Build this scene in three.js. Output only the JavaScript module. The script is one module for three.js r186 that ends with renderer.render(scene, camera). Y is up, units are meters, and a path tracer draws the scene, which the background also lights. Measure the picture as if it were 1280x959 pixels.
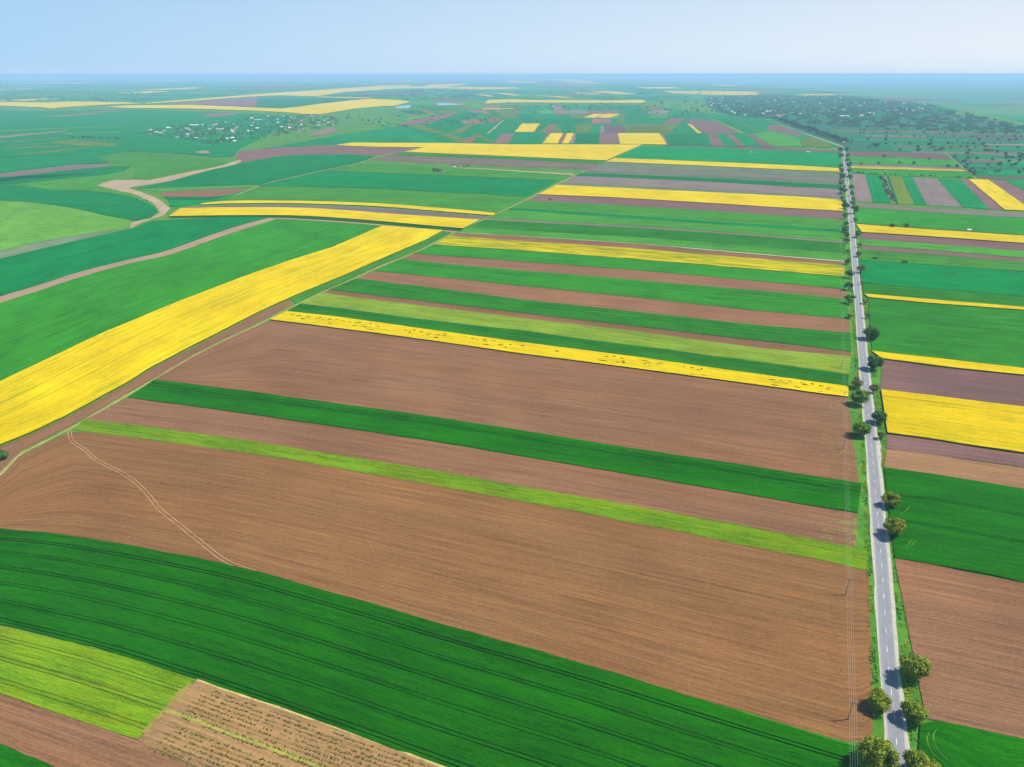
import * as THREE from 'three';
import { mergeGeometries } from 'three/addons/utils/BufferGeometryUtils.js';

// ---------------------------------------------------------------- camera, sky, sun, exposure
const scene = new THREE.Scene();
const PW = 1280, PH = 959, FOCAL = 853, HORIZON = 92, ALT = 220;
const PITCH = Math.atan((PH / 2 - HORIZON) / FOCAL);
const camera = new THREE.PerspectiveCamera(2 * Math.atan(PH / 2 / FOCAL) * 180 / Math.PI, PW / PH, 1, 200000);
camera.position.set(0, ALT, 0);
camera.rotation.set(-PITCH, 0, 0);
scene.add(camera);

const renderer = new THREE.WebGLRenderer({ antialias: true });
renderer.toneMapping = THREE.LinearToneMapping;
renderer.toneMappingExposure = 1.7;
renderer.shadowMap.enabled = true;

const SUN = new THREE.Vector3(0.68, 1.0, -0.07).normalize();
const sun = new THREE.DirectionalLight(new THREE.Color(1.0, 0.94, 0.84), 5);
sun.position.copy(SUN).multiplyScalar(2500).add(new THREE.Vector3(0, 0, -900));
sun.target.position.set(0, 0, -900);
sun.castShadow = true;
sun.shadow.mapSize.set(4096, 4096);
Object.assign(sun.shadow.camera, { left: -1600, right: 1600, top: 1600, bottom: -1600, near: 10, far: 6000 });
scene.add(sun, sun.target);

{ // clear spring sky: pale near the horizon, whiter towards the sun's side, blue overhead
  const W = 512, H = 256, d = new Float32Array(W * H * 4);
  const sunAz = Math.atan2(SUN.z, SUN.x);
  for (let j = 0; j < H; j++) {
    const el = ((j + 0.5) / H - 0.5) * Math.PI;
    for (let i = 0; i < W; i++) {
      const az = ((i + 0.5) / W - 0.5) * 2 * Math.PI;
      const w = 0.5 + 0.5 * Math.cos(az - sunAz);
      const e = Math.max(0, el), s = 1 - Math.exp(-e / 0.34), b = Math.exp(-e / 0.026);
      const hz = [0.25 + 0.70 * w, 0.57 + 0.39 * w, 0.89 + 0.05 * w], zn = [0.16, 0.38, 0.74];
      const low = [-0.03, -0.02, -0.01], m = 0.5 * Math.exp(-e / 0.011), air = [0.44, 0.62, 0.88];
      for (let k = 0; k < 3; k++) d[(j * W + i) * 4 + k] = ((hz[k] * (1 - s) + zn[k] * s + low[k] * b) * (1 - m) + air[k] * m) * 0.62;
      d[(j * W + i) * 4 + 3] = 1;
    }
  }
  const t = new THREE.DataTexture(d, W, H, THREE.RGBAFormat, THREE.FloatType);
  t.mapping = THREE.EquirectangularReflectionMapping;
  t.magFilter = t.minFilter = THREE.LinearFilter;
  t.needsUpdate = true;
  scene.background = t;
  scene.environment = t;
}
scene.fog = new THREE.FogExp2(new THREE.Color(0.45, 0.76, 1.0), 0.000074);

// ---------------------------------------------------------------- helpers
function rng(seed) { let a = seed >>> 0; return () => { a = (a + 0x6D2B79F5) | 0; let t = Math.imul(a ^ (a >>> 15), 1 | a); t = (t + Math.imul(t ^ (t >>> 7), 61 | t)) ^ t; return ((t ^ (t >>> 14)) >>> 0) / 4294967296; }; }
const names = {};
function numbered(n) { const k = names[n] = (names[n] ?? -1) + 1; return k ? `${n}_${String(k).padStart(3, '0')}` : n; }
function tag(o, name, label, category, group, kind) {
  o.name = numbered(name); o.userData = { label, category };
  if (group) o.userData.group = group;
  if (kind) o.userData.kind = kind;
  scene.add(o);
  return o;
}
const shade = (o) => { o.traverse((c) => { if (c.isMesh) { c.castShadow = true; c.receiveShadow = true; } }); return o; };
function hash(x, y, s) { let h = Math.imul(x, 374761393) ^ Math.imul(y, 668265263) ^ Math.imul(s, 1274126177); h = Math.imul(h ^ (h >>> 13), 1274126177); return ((h ^ (h >>> 16)) >>> 0) / 4294967296; }
function vnoise(x, y, s, px = 0, py = 0) {           // value noise, periodic when px, py are given
  let x0 = Math.floor(x), y0 = Math.floor(y); const fx = x - x0, fy = y - y0;
  const u = fx * fx * (3 - 2 * fx), v = fy * fy * (3 - 2 * fy);
  let x1 = x0 + 1, y1 = y0 + 1;
  if (px) { x0 = ((x0 % px) + px) % px; x1 = ((x1 % px) + px) % px; }
  if (py) { y0 = ((y0 % py) + py) % py; y1 = ((y1 % py) + py) % py; }
  const a = hash(x0, y0, s), b = hash(x1, y0, s), c = hash(x0, y1, s), d = hash(x1, y1, s);
  return a + (b - a) * u + (c - a) * v + (a - b - c + d) * u * v;
}
// where the line of sight through a photo pixel meets the ground
const CP = Math.cos(PITCH), SP = Math.sin(PITCH);
function toGround(px, py, level = 0) {
  const dx = (px - PW / 2) / FOCAL, dy = -(py - PH / 2) / FOCAL;
  const ry = dy * CP - SP, rz = -(CP + dy * SP), t = (level - ALT) / ry;
  return [dx * t, rz * t];
}
const G = (pts) => pts.map(([x, y]) => toGround(x, Math.max(y, 93.2)));
function resample(P, n) {
  const L = [0]; for (let i = 1; i < P.length; i++) L.push(L[i - 1] + Math.hypot(P[i][0] - P[i - 1][0], P[i][1] - P[i - 1][1]));
  const out = [], T = L[L.length - 1]; let k = 0;
  for (let i = 0; i <= n; i++) {
    const s = T * i / n; while (k < L.length - 2 && L[k + 1] < s) k++;
    const f = (s - L[k]) / Math.max(1e-6, L[k + 1] - L[k]);
    out.push([P[k][0] + (P[k + 1][0] - P[k][0]) * f, P[k][1] + (P[k + 1][1] - P[k][1]) * f]);
  }
  out.len = T; return out;
}
function smooth(P, n) {                              // a smooth curve through the points
  const c = new THREE.CatmullRomCurve3(P.map(([x, z]) => new THREE.Vector3(x, 0, z)), false, 'centripetal');
  const out = c.getSpacedPoints(n).map((p) => [p.x, p.z]); out.len = c.getLength(); return out;
}
// the plateau ends on the right beyond the far village; the river plain lies lower
const RIM = G([[700, 96], [860, 103], [960, 109], [1040, 117], [1120, 126], [1157, 129], [1174, 133], [1200, 138], [1232, 146], [1250, 150.5], [1280, 156], [1400, 168], [1700, 188]]);
const DROP = 70;
function height(x, z) {
  if (z > -2400 || x < 300) return 0;
  let best = 1e9, side = 1;
  for (let i = 1; i < RIM.length; i++) {
    const [ax, az] = RIM[i - 1], [bx, bz] = RIM[i], ex = bx - ax, ez = bz - az;
    const f = Math.min(1, Math.max(0, ((x - ax) * ex + (z - az) * ez) / (ex * ex + ez * ez)));
    const dx = x - ax - ex * f, dz = z - az - ez * f, d = dx * dx + dz * dz;
    if (d < best) { best = d; side = ex * dz - ez * dx; }
  }
  if (side > 0) return 0;
  const s = Math.min(1, Math.sqrt(best) / 420);
  return -DROP * s * s * (3 - 2 * s);
}

// ---------------------------------------------------------------- textures
const TU = 512, TV = 154;                            // metres that one tile covers along and across a field
const sr = (v) => { v = Math.min(1, Math.max(0, v)); return 255 * (v <= 0.0031308 ? 12.92 * v : 1.055 * Math.pow(v, 1 / 2.4) - 0.055); };
function texture(w, h, fn) {
  const d = new Uint8Array(w * h * 4);
  for (let j = 0; j < h; j++) for (let i = 0; i < w; i++) {
    const c = fn(i / w, j / h), o = (j * w + i) * 4;
    d[o] = sr(c[0]); d[o + 1] = sr(c[1]); d[o + 2] = sr(c[2]); d[o + 3] = 255;
  }
  const t = new THREE.DataTexture(d, w, h); t.colorSpace = THREE.SRGBColorSpace;
  t.wrapS = t.wrapT = THREE.RepeatWrapping; t.magFilter = THREE.LinearFilter; t.minFilter = THREE.LinearMipmapLinearFilter; t.generateMipmaps = true; t.anisotropy = 8;
  t.needsUpdate = true; return t;
}
const N = (u, v, fx, fy, s) => vnoise(u * fx, v * fy, s, fx, fy);
const tex = {
  plough: texture(1024, 1024, (u, v) => {            // furrows along the field, damp and dry bands, clods
    const fine = N(u, v, 18, 400, 1) - 0.5, mid = N(u, v, 14, 130, 2) - 0.5, band = N(u, v, 3, 22, 3) - 0.5, patch = N(u, v, 14, 6, 4) - 0.5, clod = N(u, v, 512, 512, 5) - 0.5;
    const line = Math.pow(N(u, v, 5, 190, 6), 5);
    const k = 0.74 * (1 + 0.42 * fine + 0.14 * mid + 0.10 * band + 0.14 * patch + 0.36 * clod - 0.2 * line);
    const red = 0.06 * (N(u, v, 5, 5, 7) - 0.5) + 0.05 * mid;
    const pale = Math.max(0, N(u, v, 6, 95, 8) - 0.72) * 0.5;
    return [k * (1 + red) + pale * 0.30, k + pale * 0.30, k * (1 - red) + pale * 0.12];
  }),
  crop: texture(1024, 1024, (u, v) => {              // drilled cereal: rows, thinner and thicker patches, some wheelings
    const fine = N(u, v, 90, 460, 11) - 0.5, mid = N(u, v, 16, 90, 12) - 0.5, band = N(u, v, 4, 26, 13) - 0.5, patch = N(u, v, 22, 9, 14) - 0.5, grain = N(u, v, 700, 700, 15) - 0.5;
    const line = Math.pow(N(u, v, 3, 150, 18), 5), thin = Math.max(0, N(u, v, 44, 30, 19) - 0.74);
    let k = 0.76 * (1 + 0.5 * fine + 0.24 * mid + 0.18 * band + 0.26 * patch + 0.6 * grain - 0.22 * line - 0.3 * thin);
    const yel = Math.max(0, N(u, v, 30, 60, 17) - 0.5) * 0.8 + 0.16 * mid + 0.7 * thin;
    return [k * (1 + 1.3 * yel), k * (1 + 0.25 * yel), k * (1 - 0.4 * yel)];
  }),
  bloom: texture(1024, 1024, (u, v) => {             // rapeseed in flower: grain of stems between the flowers, drill lines
    const fine = N(u, v, 160, 420, 21) - 0.5, mid = N(u, v, 14, 70, 22) - 0.5, patch = N(u, v, 20, 8, 24) - 0.5, grain = N(u, v, 800, 700, 25);
    const gap = Math.max(0, N(u, v, 40, 120, 26) - 0.66) * 1.5 + Math.pow(N(u, v, 8, 150, 27), 7) * 1.3;
    const k = 0.86 * (1 + 0.24 * fine + 0.16 * mid + 0.12 * patch) - 0.36 * Math.pow(grain, 4);
    const g = Math.min(0.85, gap * 1.25 + 0.35 * Math.max(0, N(u, v, 18, 22, 28) - 0.6));
    return [k * (1 - 0.5 * g), k * (1 - 0.28 * g), k];
  }),
  thinbloom: texture(512, 512, (u, v) => {           // a poor stand of rapeseed, green showing through
    const fine = N(u, v, 120, 200, 31) - 0.5, gap = Math.max(0, N(u, v, 26, 80, 36) - 0.38) * 1.6, gap2 = Math.max(0, N(u, v, 9, 40, 37) - 0.45), grain = N(u, v, 400, 380, 35) - 0.5;
    const k = 0.82 * (1 + 0.2 * fine + 0.16 * grain), g = Math.min(0.9, gap * 1.1 + gap2 * 1.3);
    return [k * (1 - 0.78 * g), k * (1 - 0.5 * g), k];
  }),
  grass: texture(1024, 1024, (u, v) => {             // rough verge grass, 120 m a tile
    const a = N(u, v, 12, 12, 41) - 0.5, b = N(u, v, 60, 60, 42) - 0.5, c = N(u, v, 300, 300, 43) - 0.5, d = N(u, v, 512, 512, 44) - 0.5;
    const k = 0.74 * (1 + 0.22 * a + 0.34 * b + 0.3 * c + 0.2 * d), y = Math.max(0, N(u, v, 40, 40, 45) - 0.5) + 0.3 * Math.max(0, a);
    return [k * (1 + 1.5 * y), k * (1 + 0.2 * y), k * (1 - 0.3 * y)];
  }),
  asphalt: texture(512, 512, (u, v) => {             // 64 m along, 8 m across
    const wheel = Math.cos(v * Math.PI * 8) * 0.04, c = N(u, v, 256, 256, 51) - 0.5, p = N(u, v, 40, 8, 52) - 0.5, q = N(u, v, 7, 6, 53) - 0.5;
    const k = 0.8 * (1 + wheel + 0.16 * c + 0.12 * p + 0.12 * q); return [k, k, k * 1.01];
  }),
  gravel: texture(512, 512, (u, v) => {
    const c = N(u, v, 256, 256, 61) - 0.5, p = N(u, v, 60, 60, 62) - 0.5, q = N(u, v, 9, 9, 63) - 0.5;
    const k = 0.76 * (1 + 0.35 * c + 0.3 * p + 0.25 * q); return [k, k * 0.99, k * 0.96];
  }),
};
const relief = (() => {                              // canopy and furrow relief, in the same tile as the colours
  const n = 1024, d = new Uint8Array(n * n * 4);
  for (let j = 0; j < n; j++) for (let i = 0; i < n; i++) { const u = i / n, v = j / n, k = 0.45 * N(u, v, 110, 420, 91) + 0.3 * N(u, v, 512, 512, 92) + 0.25 * N(u, v, 36, 110, 93), o = (j * n + i) * 4; d[o] = d[o + 1] = d[o + 2] = 255 * k; d[o + 3] = 255; }
  const t = new THREE.DataTexture(d, n, n); t.wrapS = t.wrapT = THREE.RepeatWrapping; t.magFilter = THREE.LinearFilter; t.minFilter = THREE.LinearMipmapLinearFilter; t.generateMipmaps = true; t.needsUpdate = true; return t;
})();
const mats = {};
function mat(key, color, map, rough = 0.95) {
  return mats[key] ??= new THREE.MeshPhysicalMaterial({ specularIntensity: rough > 0.5 ? 0.04 : 1, color: new THREE.Color().setRGB(...color), map: map ? tex[map] : null, roughness: rough, metalness: 0, side: THREE.DoubleSide, vertexColors: false });
}
// crop kinds: colour (linear), texture, height in metres, colour of the cut edge
const CROPS = {
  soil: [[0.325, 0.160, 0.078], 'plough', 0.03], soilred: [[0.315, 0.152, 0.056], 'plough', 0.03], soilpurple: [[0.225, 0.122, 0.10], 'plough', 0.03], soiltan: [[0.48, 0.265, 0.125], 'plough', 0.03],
  soilgrey: [[0.27, 0.2, 0.17], 'plough', 0.03], soilpale: [[0.46, 0.32, 0.2], 'plough', 0.03], bare: [[0.54, 0.40, 0.24], 'gravel', 0.03],
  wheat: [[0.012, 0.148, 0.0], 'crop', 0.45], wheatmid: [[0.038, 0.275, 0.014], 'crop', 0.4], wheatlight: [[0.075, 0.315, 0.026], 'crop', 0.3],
  teal: [[0.004, 0.275, 0.055], 'crop', 0.4], freshgreen: [[0.15, 0.41, 0.045], 'crop', 0.2], lime: [[0.20, 0.37, 0.01], 'crop', 0.14], olive: [[0.24, 0.38, 0.03], 'crop', 0.2],  // teal carries some blue distance haze in its crop colour
  grassy: [[0.11, 0.27, 0.02], 'grass', 0.12], soilolive: [[0.41, 0.245, 0.105], 'plough', 0.03], fallow: [[0.17, 0.23, 0.13], 'crop', 0.08], scrub: [[0.045, 0.22, 0.10], 'crop', 0.08],  // scrub has distance haze tinted into its bluish green
  rape: [[0.85, 0.60, 0.0], 'bloom', 1.1, [0.10, 0.13, 0.006]], thinrape: [[0.74, 0.55, 0.0], 'thinbloom', 0.9, [0.07, 0.12, 0.006]],
};
let fieldCount = 0;
const fieldRand = rng(77);
function cropMats(crop, tint = 1) {
  const [c, map, h, edge] = CROPS[crop], k = `${crop}${tint.toFixed(2)}`;
  const top = mat(k, c.map((v) => v * tint * 0.62), map, 0.95);
  top.vertexColors = true; top.bumpMap = relief; top.bumpScale = map === 'plough' ? 0.22 : map === 'bloom' || map === 'thinbloom' ? 0.5 : map === 'crop' ? 0.4 : 0.1;
  return [top, edge ? mat(crop + '_stems', edge.map((v) => v * 0.7), null) : top, h];
}
class Buf {                                          // collects two groups of triangles: tops and cut edges
  constructor() { this.p = []; this.uv = []; this.c = []; this.top = []; this.edge = []; }
  v(x, y, z, u, w, k = [1, 1, 1]) { this.p.push(x, y, z); this.uv.push(u, w); this.c.push(...k); return this.p.length / 3 - 1; }
  mesh(m) {
    const g = new THREE.BufferGeometry();
    g.setAttribute('position', new THREE.Float32BufferAttribute(this.p, 3)); g.setAttribute('uv', new THREE.Float32BufferAttribute(this.uv, 2)); g.setAttribute('color', new THREE.Float32BufferAttribute(this.c, 3));
    g.setIndex([...this.top, ...this.edge]);
    g.addGroup(0, this.top.length, 0); if (this.edge.length) g.addGroup(this.top.length, this.edge.length, 1);
    g.computeVertexNormals();
    return shade(new THREE.Mesh(g, this.edge.length ? m.slice(0, 2) : m[0]));
  }
}
const tintAt = (x, z, s) => { const a = vnoise(x / 60, z / 60, s) - 0.5, b = vnoise(x / 17, z / 17, s + 1) - 0.5, k = 1 + 0.16 * a + 0.1 * b, r = 0.05 * (vnoise(x / 90, z / 40, s + 2) - 0.5); return [k * (1 + r), k, k * (1 - r)]; };
// a field lofted between its far edge A and its near edge B (photo pixels, left to right); gaps: wheel tracks as real grooves [metres from A, width]
function strip(name, label, crop, A, B, o = {}) {
  const a0 = o.ground ? A : G(A), b0 = o.ground ? B : G(B);
  const len = Math.max(resample(a0, 1).len, resample(b0, 1).len), n = Math.min(90, Math.max(4, Math.round(len / (o.step ?? 9))));
  const a = o.curve ? smooth(a0, n) : resample(a0, n), b = o.curve ? smooth(b0, n) : resample(b0, n);
  let W = 0; for (let i = 0; i <= n; i++) W += Math.hypot(a[i][0] - b[i][0], a[i][1] - b[i][1]) / (n + 1);
  const id = ++fieldCount, M = cropMats(crop, o.tint ?? 1), h = (o.h ?? M[2]) + 0.03 + id * 0.004, base = 0.006;
  const u0 = fieldRand() * 7, v0 = fieldRand() * 7, seed = 100 + id, B_ = new Buf();
  const rag = Math.min(0.6, W * 0.06);
  const cuts = (o.gaps ?? []).flatMap(([d, w]) => [d / W, (d + w) / W]).filter((t) => t > 0 && t < 1);
  const bounds = [0, ...cuts, 1];
  for (let q = 0; q < bounds.length; q += 2) {
    const t0 = bounds[q], t1 = bounds[q + 1], m = Math.max(1, Math.min(30, Math.round((t1 - t0) * W / 8)));
    const at = (i, t, y) => {
      let tt = t; const j = rag / W * (vnoise(i * 0.9, 3, seed + 5) + vnoise(i * 0.31, 9, seed + 6) * 1.6 - 1.3);
      if (t === 0) tt += j; else if (t === 1) tt += rag / W * (vnoise(i * 0.9, 5, seed + 7) + vnoise(i * 0.33, 5, seed + 8) * 1.6 - 1.3);
      else tt += 0.15 / W * (vnoise(i * 0.5, t * 90, seed + 9) - 0.5);
      const x = a[i][0] + (b[i][0] - a[i][0]) * tt, z = a[i][1] + (b[i][1] - a[i][1]) * tt;
      return B_.v(x, y, z, u0 + len * i / n / TU, v0 + tt * W / TV, tintAt(x, z, seed));
    };
    const rows = [];
    for (let j = 0; j <= m; j++) { const r = []; for (let i = 0; i <= n; i++) r.push(at(i, t0 + (t1 - t0) * j / m, h)); rows.push(r); }
    for (let j = 0; j < m; j++) for (let i = 0; i < n; i++) B_.top.push(rows[j][i], rows[j + 1][i], rows[j][i + 1], rows[j][i + 1], rows[j + 1][i], rows[j + 1][i + 1]);
    if (M[2] > 0.05) {
      const wall = (P) => { const Q = P.map((k) => B_.v(B_.p[k * 3], base, B_.p[k * 3 + 2], B_.uv[k * 2], B_.uv[k * 2 + 1] + h / TV)), R = P.map((k) => B_.v(B_.p[k * 3], h, B_.p[k * 3 + 2], B_.uv[k * 2], B_.uv[k * 2 + 1])); for (let i = 0; i + 1 < P.length; i++) B_.edge.push(R[i], Q[i], R[i + 1], R[i + 1], Q[i], Q[i + 1]); };
      wall(rows[0]); wall(rows[m]); wall(rows.map((r) => r[0])); wall(rows.map((r) => r[n]));
    }
  }
  return tag(B_.mesh(M), name, label, o.category ?? 'field', o.group, 'structure');
}
// a field given by its outline; holes: real bare gaps in the stand
function patch(name, label, crop, outline, o = {}) {
  const P0 = o.ground ? outline : G(outline), id = ++fieldCount, M = cropMats(crop, o.tint ?? 1), h = (o.h ?? M[2]) + 0.03 + id * 0.004, seed = 100 + id;
  const ring = []; const per = resample([...P0, P0[0]], 1).len, step = o.step ?? Math.max(6, per / 160);
  P0.forEach((p, i) => { const q = P0[(i + 1) % P0.length], d = Math.hypot(q[0] - p[0], q[1] - p[1]), n = Math.max(1, Math.round(d / step)); for (let k = 0; k < n; k++) { const f = k / n, j = k ? (hash(i, k, seed) - 0.5) * (o.rag ?? 0.5) : 0; ring.push([p[0] + (q[0] - p[0]) * f - (q[1] - p[1]) / d * j, p[1] + (q[1] - p[1]) * f + (q[0] - p[0]) / d * j]); } });
  const holes = o.holes ?? [];
  const V = (r) => r.map(([x, z]) => new THREE.Vector2(x, -z)), c = V(ring), hs = holes.map(V);
  if (THREE.ShapeUtils.isClockWise(c)) { c.reverse(); ring.reverse(); }
  hs.forEach((q, i) => { if (!THREE.ShapeUtils.isClockWise(q)) { q.reverse(); holes[i].reverse(); } });
  const tri = THREE.ShapeUtils.triangulateShape(c, hs), B_ = new Buf();
  const dir = o.dir ? G(o.dir) : [P0[0], P0[1]], an = Math.atan2(dir[1][1] - dir[0][1], dir[1][0] - dir[0][0]), ca = Math.cos(an), sa = Math.sin(an), u0 = fieldRand() * 7, v0 = fieldRand() * 7;
  const all = [ring, ...holes];
  for (const r of all) for (const [x, z] of r) B_.v(x, h, z, u0 + (x * ca + z * sa) / TU, v0 + (-x * sa + z * ca) / TV, o.flat ? undefined : tintAt(x, z, seed));
  for (const t of tri) B_.top.push(...t);
  if (M[2] > 0.05) for (const r of all) for (let i = 0; i < r.length; i++) { const p = r[i], q = r[(i + 1) % r.length], a = i * step / TU, e = (i + 1) * step / TU, k = [B_.v(p[0], h, p[1], a, 0), B_.v(p[0], 0.006, p[1], a, h / TV), B_.v(q[0], h, q[1], e, 0), B_.v(q[0], 0.006, q[1], e, h / TV)]; B_.edge.push(k[0], k[1], k[2], k[2], k[1], k[3]); }
  return tag(B_.mesh(M), name, label, o.category ?? 'field', o.group, 'structure');
}
// a ribbon of a given width along a line on the ground
function ribbonMesh(P, width, y, m, tileU, tileV, rag = 0, off = 0) {
  const B_ = new Buf(), n = P.length - 1; let s = 0;
  for (let i = 0; i <= n; i++) {
    const a = P[Math.max(0, i - 1)], b = P[Math.min(n, i + 1)], d = Math.hypot(b[0] - a[0], b[1] - a[1]), nx = -(b[1] - a[1]) / d, nz = (b[0] - a[0]) / d;
    if (i) s += Math.hypot(P[i][0] - P[i - 1][0], P[i][1] - P[i - 1][1]);
    const w = typeof width === 'function' ? width(s) : width, l = off - w / 2 + rag * (vnoise(i * 0.6, 1, 900) - 0.5) * 2, r = off + w / 2 + rag * (vnoise(i * 0.6, 4, 901) - 0.5) * 2;
    B_.v(P[i][0] + nx * l, y, P[i][1] + nz * l, s / tileU, l / tileV); B_.v(P[i][0] + nx * r, y, P[i][1] + nz * r, s / tileU, r / tileV);
    if (i) { const k = i * 2; B_.top.push(k - 2, k - 1, k, k, k - 1, k + 1); }
  }
  return B_.mesh([m]);
}

// ---------------------------------------------------------------- the ground, out to the horizon
{
  const B_ = new Buf(), R = [20], nA = 240; while (R[R.length - 1] < 90000) R.push(R[R.length - 1] * 1.055 + 4);
  const rows = R.map((r) => { const row = []; for (let i = 0; i <= nA; i++) { const a = Math.PI * (-0.62 + 1.24 * i / nA), x = Math.sin(a) * r, z = -Math.cos(a) * r + 60; row.push(B_.v(x, height(x, z), z, x / 120, z / 120, r > 6000 ? [1, 1, 1] : tintAt(x, z, 5))); } return row; });
  for (let j = 0; j + 1 < rows.length; j++) for (let i = 0; i < nA; i++) B_.top.push(rows[j][i], rows[j][i + 1], rows[j + 1][i], rows[j + 1][i], rows[j][i + 1], rows[j + 1][i + 1]);
  const m = mat('ground', [0.06, 0.185, 0.02], 'grass'); m.vertexColors = true;
  tag(B_.mesh([m]), 'ground', 'green grassy plain that carries the fields out to the hazy horizon', 'ground', null, 'structure');
}

// ---------------------------------------------------------------- the fields, nearest first
// boundaries between the long strips left of the road, each from the dirt track to the road verge
const T = [[-160, 712], [-60, 640], [0, 594], [25, 568], [50, 555], [87, 536], [115, 520], [150, 499], [192, 475], [240, 446], [300, 416], [320, 407], [352, 390], [374, 379.5], [402, 366], [442, 348.5], [476, 333], [523, 314], [568, 290.5], [614, 270], [654, 251.5], [697, 230], [721, 218.5], [757, 203.5], [800, 182.5]];
const b = {
  0: [[92, 537], [220, 554], [320, 568], [540, 606], [760, 647], [1017, 699], [1086, 714]],
  1: [[105, 525], [190, 534], [320, 552.5], [540, 588], [760, 627], [910, 654], [1025, 677], [1084, 688]],
  2: [[160, 497.5], [320, 519], [540, 552], [760, 589], [1015, 632.5], [1072, 642]],
  3: [[193, 475], [320, 491], [540, 521], [760, 556], [1077, 605]],
  4: [[337, 400.5], [451, 415], [534, 426], [651, 443], [800, 462.5], [900, 476], [1032, 494], [1060, 497.5]],
  5: [[358, 390], [425, 397.5], [520, 411], [651, 429], [800, 448], [910, 464], [1060, 484.5]],
  6: [[376, 379.7], [450, 389], [520, 398.5], [651, 413.5], [800, 433], [940, 451.5], [1061, 468]],
  7: [[403, 366.5], [520, 381.5], [651, 397.5], [800, 415], [953, 436], [1064, 446]],
  8: [[411, 362.5], [520, 375.5], [651, 391.5], [800, 409], [953, 427], [1064, 440]],
  9: [[445, 348.5], [560, 362.5], [651, 374.5], [800, 390.5], [940, 406], [1063, 416.5]],
  10: [[468, 339], [560, 348], [651, 357.5], [800, 372.5], [940, 388], [1061, 399]],
  11: [[502, 324], [560, 330.5], [651, 338.5], [800, 350.7], [940, 363], [1058, 374]],
  12: [[517, 317], [560, 320.5], [651, 327], [800, 338.5], [940, 351], [1057, 362]],
  13: [[542, 306.5], [651, 313.5], [800, 325], [940, 337], [1055, 346.6]],
  14: [[562, 295.5], [651, 302], [800, 311.6], [940, 323.6], [1056, 332.5]],
  15: [[571, 291.5], [651, 296], [800, 305.5], [940, 318], [1056, 328]],
  16: [[586, 284], [651, 288], [800, 297], [940, 308], [1056, 317]],
  17: [[606, 275], [651, 277.5], [800, 285.5], [940, 295], [1057, 304.5]],
  18: [[611, 273], [651, 275], [800, 282.8], [940, 293], [1057, 302]],
  19: [[634, 262.5], [760, 271], [921, 282.5], [1056, 291]],
  20: [[639, 260], [760, 268], [921, 279], [1055, 287.5]],
  21: [[657, 251], [760, 256], [880, 263], [1000, 271], [1054, 275]],
  22: [[673, 243.5], [760, 247], [880, 254], [1000, 261.7], [1054, 264.5]],
  23: [[696, 231.8], [760, 234.7], [880, 240.5], [1000, 246.5], [1053, 250.7]],
  24: [[703, 228], [760, 230.5], [880, 236.5], [1000, 243.5], [1053, 246.7]],
  25: [[719, 220], [760, 221.5], [880, 227], [1000, 234], [1052, 236.3]],
  26: [[726, 216.5], [800, 219.2], [900, 223.5], [1000, 229], [1052, 232]],
  27: [[735, 213], [800, 215], [900, 219], [1000, 224.5], [1052, 227.5]],
  28: [[740, 210.5], [800, 212.3], [900, 216.3], [1000, 221.3], [1052, 224]],
  29: [[757, 202.6], [800, 204.2], [900, 208.6], [1000, 213.2], [1051, 215.2]],
  30: [[768, 198], [800, 199.3], [900, 203.3], [1000, 207.7], [1051, 211]],
  31: [[800, 183], [882, 184.3], [960, 187.5], [1051, 191]],
};
const F0top = [[-120, 652], [0, 662], [70, 668], [141, 679], [286, 707], [420, 743], [570, 786], [740, 834], [860, 871], [1072, 934]];
const F0bot = [[-120, 752], [0, 781], [121, 811], [246, 850], [420, 909], [543, 954], [760, 1030], [1085, 1150]];
// wheel tracks in the nearest wheat: pairs of narrow grooves
const tram = (first, every, count, w = 0.5) => { const g = []; for (let i = 0; i < count; i++) { const d = first + every * i + (hash(i, 3, 71) - 0.5) * 1.2, ww = w * (0.75 + 0.7 * hash(i, 4, 71)); g.push([d, ww], [d + 1.9, ww]); } return g; };
patch('soil_bed', 'soil in the wheel tracks of the wide dark wheat field, groove shade darkened into its colour', 'soilpurple', [...F0top.map(([x, y]) => [x, y + 1]), ...F0bot.slice().reverse().map(([x, y]) => [x, y - 2])], { h: -0.015, tint: 0.5, dir: [[0, 662], [141, 679]], category: 'soil', rag: 0.1 });  // lowered tint paints the shade of the grooves into the soil
strip('wheat_field', 'wide dark green wheat field with paired wheel tracks beside the young vines', 'wheat', F0top, F0bot, { curve: true, gaps: tram(7, 11.6, 7), step: 6 });
strip('ploughed_field', 'largest brown ploughed field, crossed by a pale winding pair of tyre ruts', 'soilred', [[-160, 712], [-60, 640], [0, 596], [25, 570], [50, 557], [92, 538], ...b[0].slice(1)], [[-160, 713], [-60, 659], [0, 662.6], ...F0top.slice(2).map(([x, y]) => [x, y]).slice(0, -1), [1076, 933], [1092, 915]].map(([x, y]) => [x, y - 0.4]), { curve: false });
strip('grass_strip', 'bright lime green strip between two brown ploughed fields', 'lime', b[1], b[0], { tint: 0.85 });
strip('ploughed_field', 'brown ploughed strip between the lime green strip and a dark green wheat strip', 'soil', b[2], [...b[1].slice(0, -2), [1025, 676.5], [1070, 685.5]]);
strip('wheat_field', 'dark green wheat strip running between two brown ploughed fields', 'wheat', b[3], b[2], { tint: 1.15, gaps: [[6, 0.5], [9, 0.7], [11, 0.6]] });
strip('ploughed_field', 'broad brown ploughed field below the yellow strip with dark gaps', 'soil', [[193, 474.6], [240, 446.5], [300, 416.5], ...b[4]], [[193, 475], [194, 475.1], [260, 483.4], ...b[3].slice(1, -1), [1074, 604.5]], { tint: 0.96 });
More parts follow.
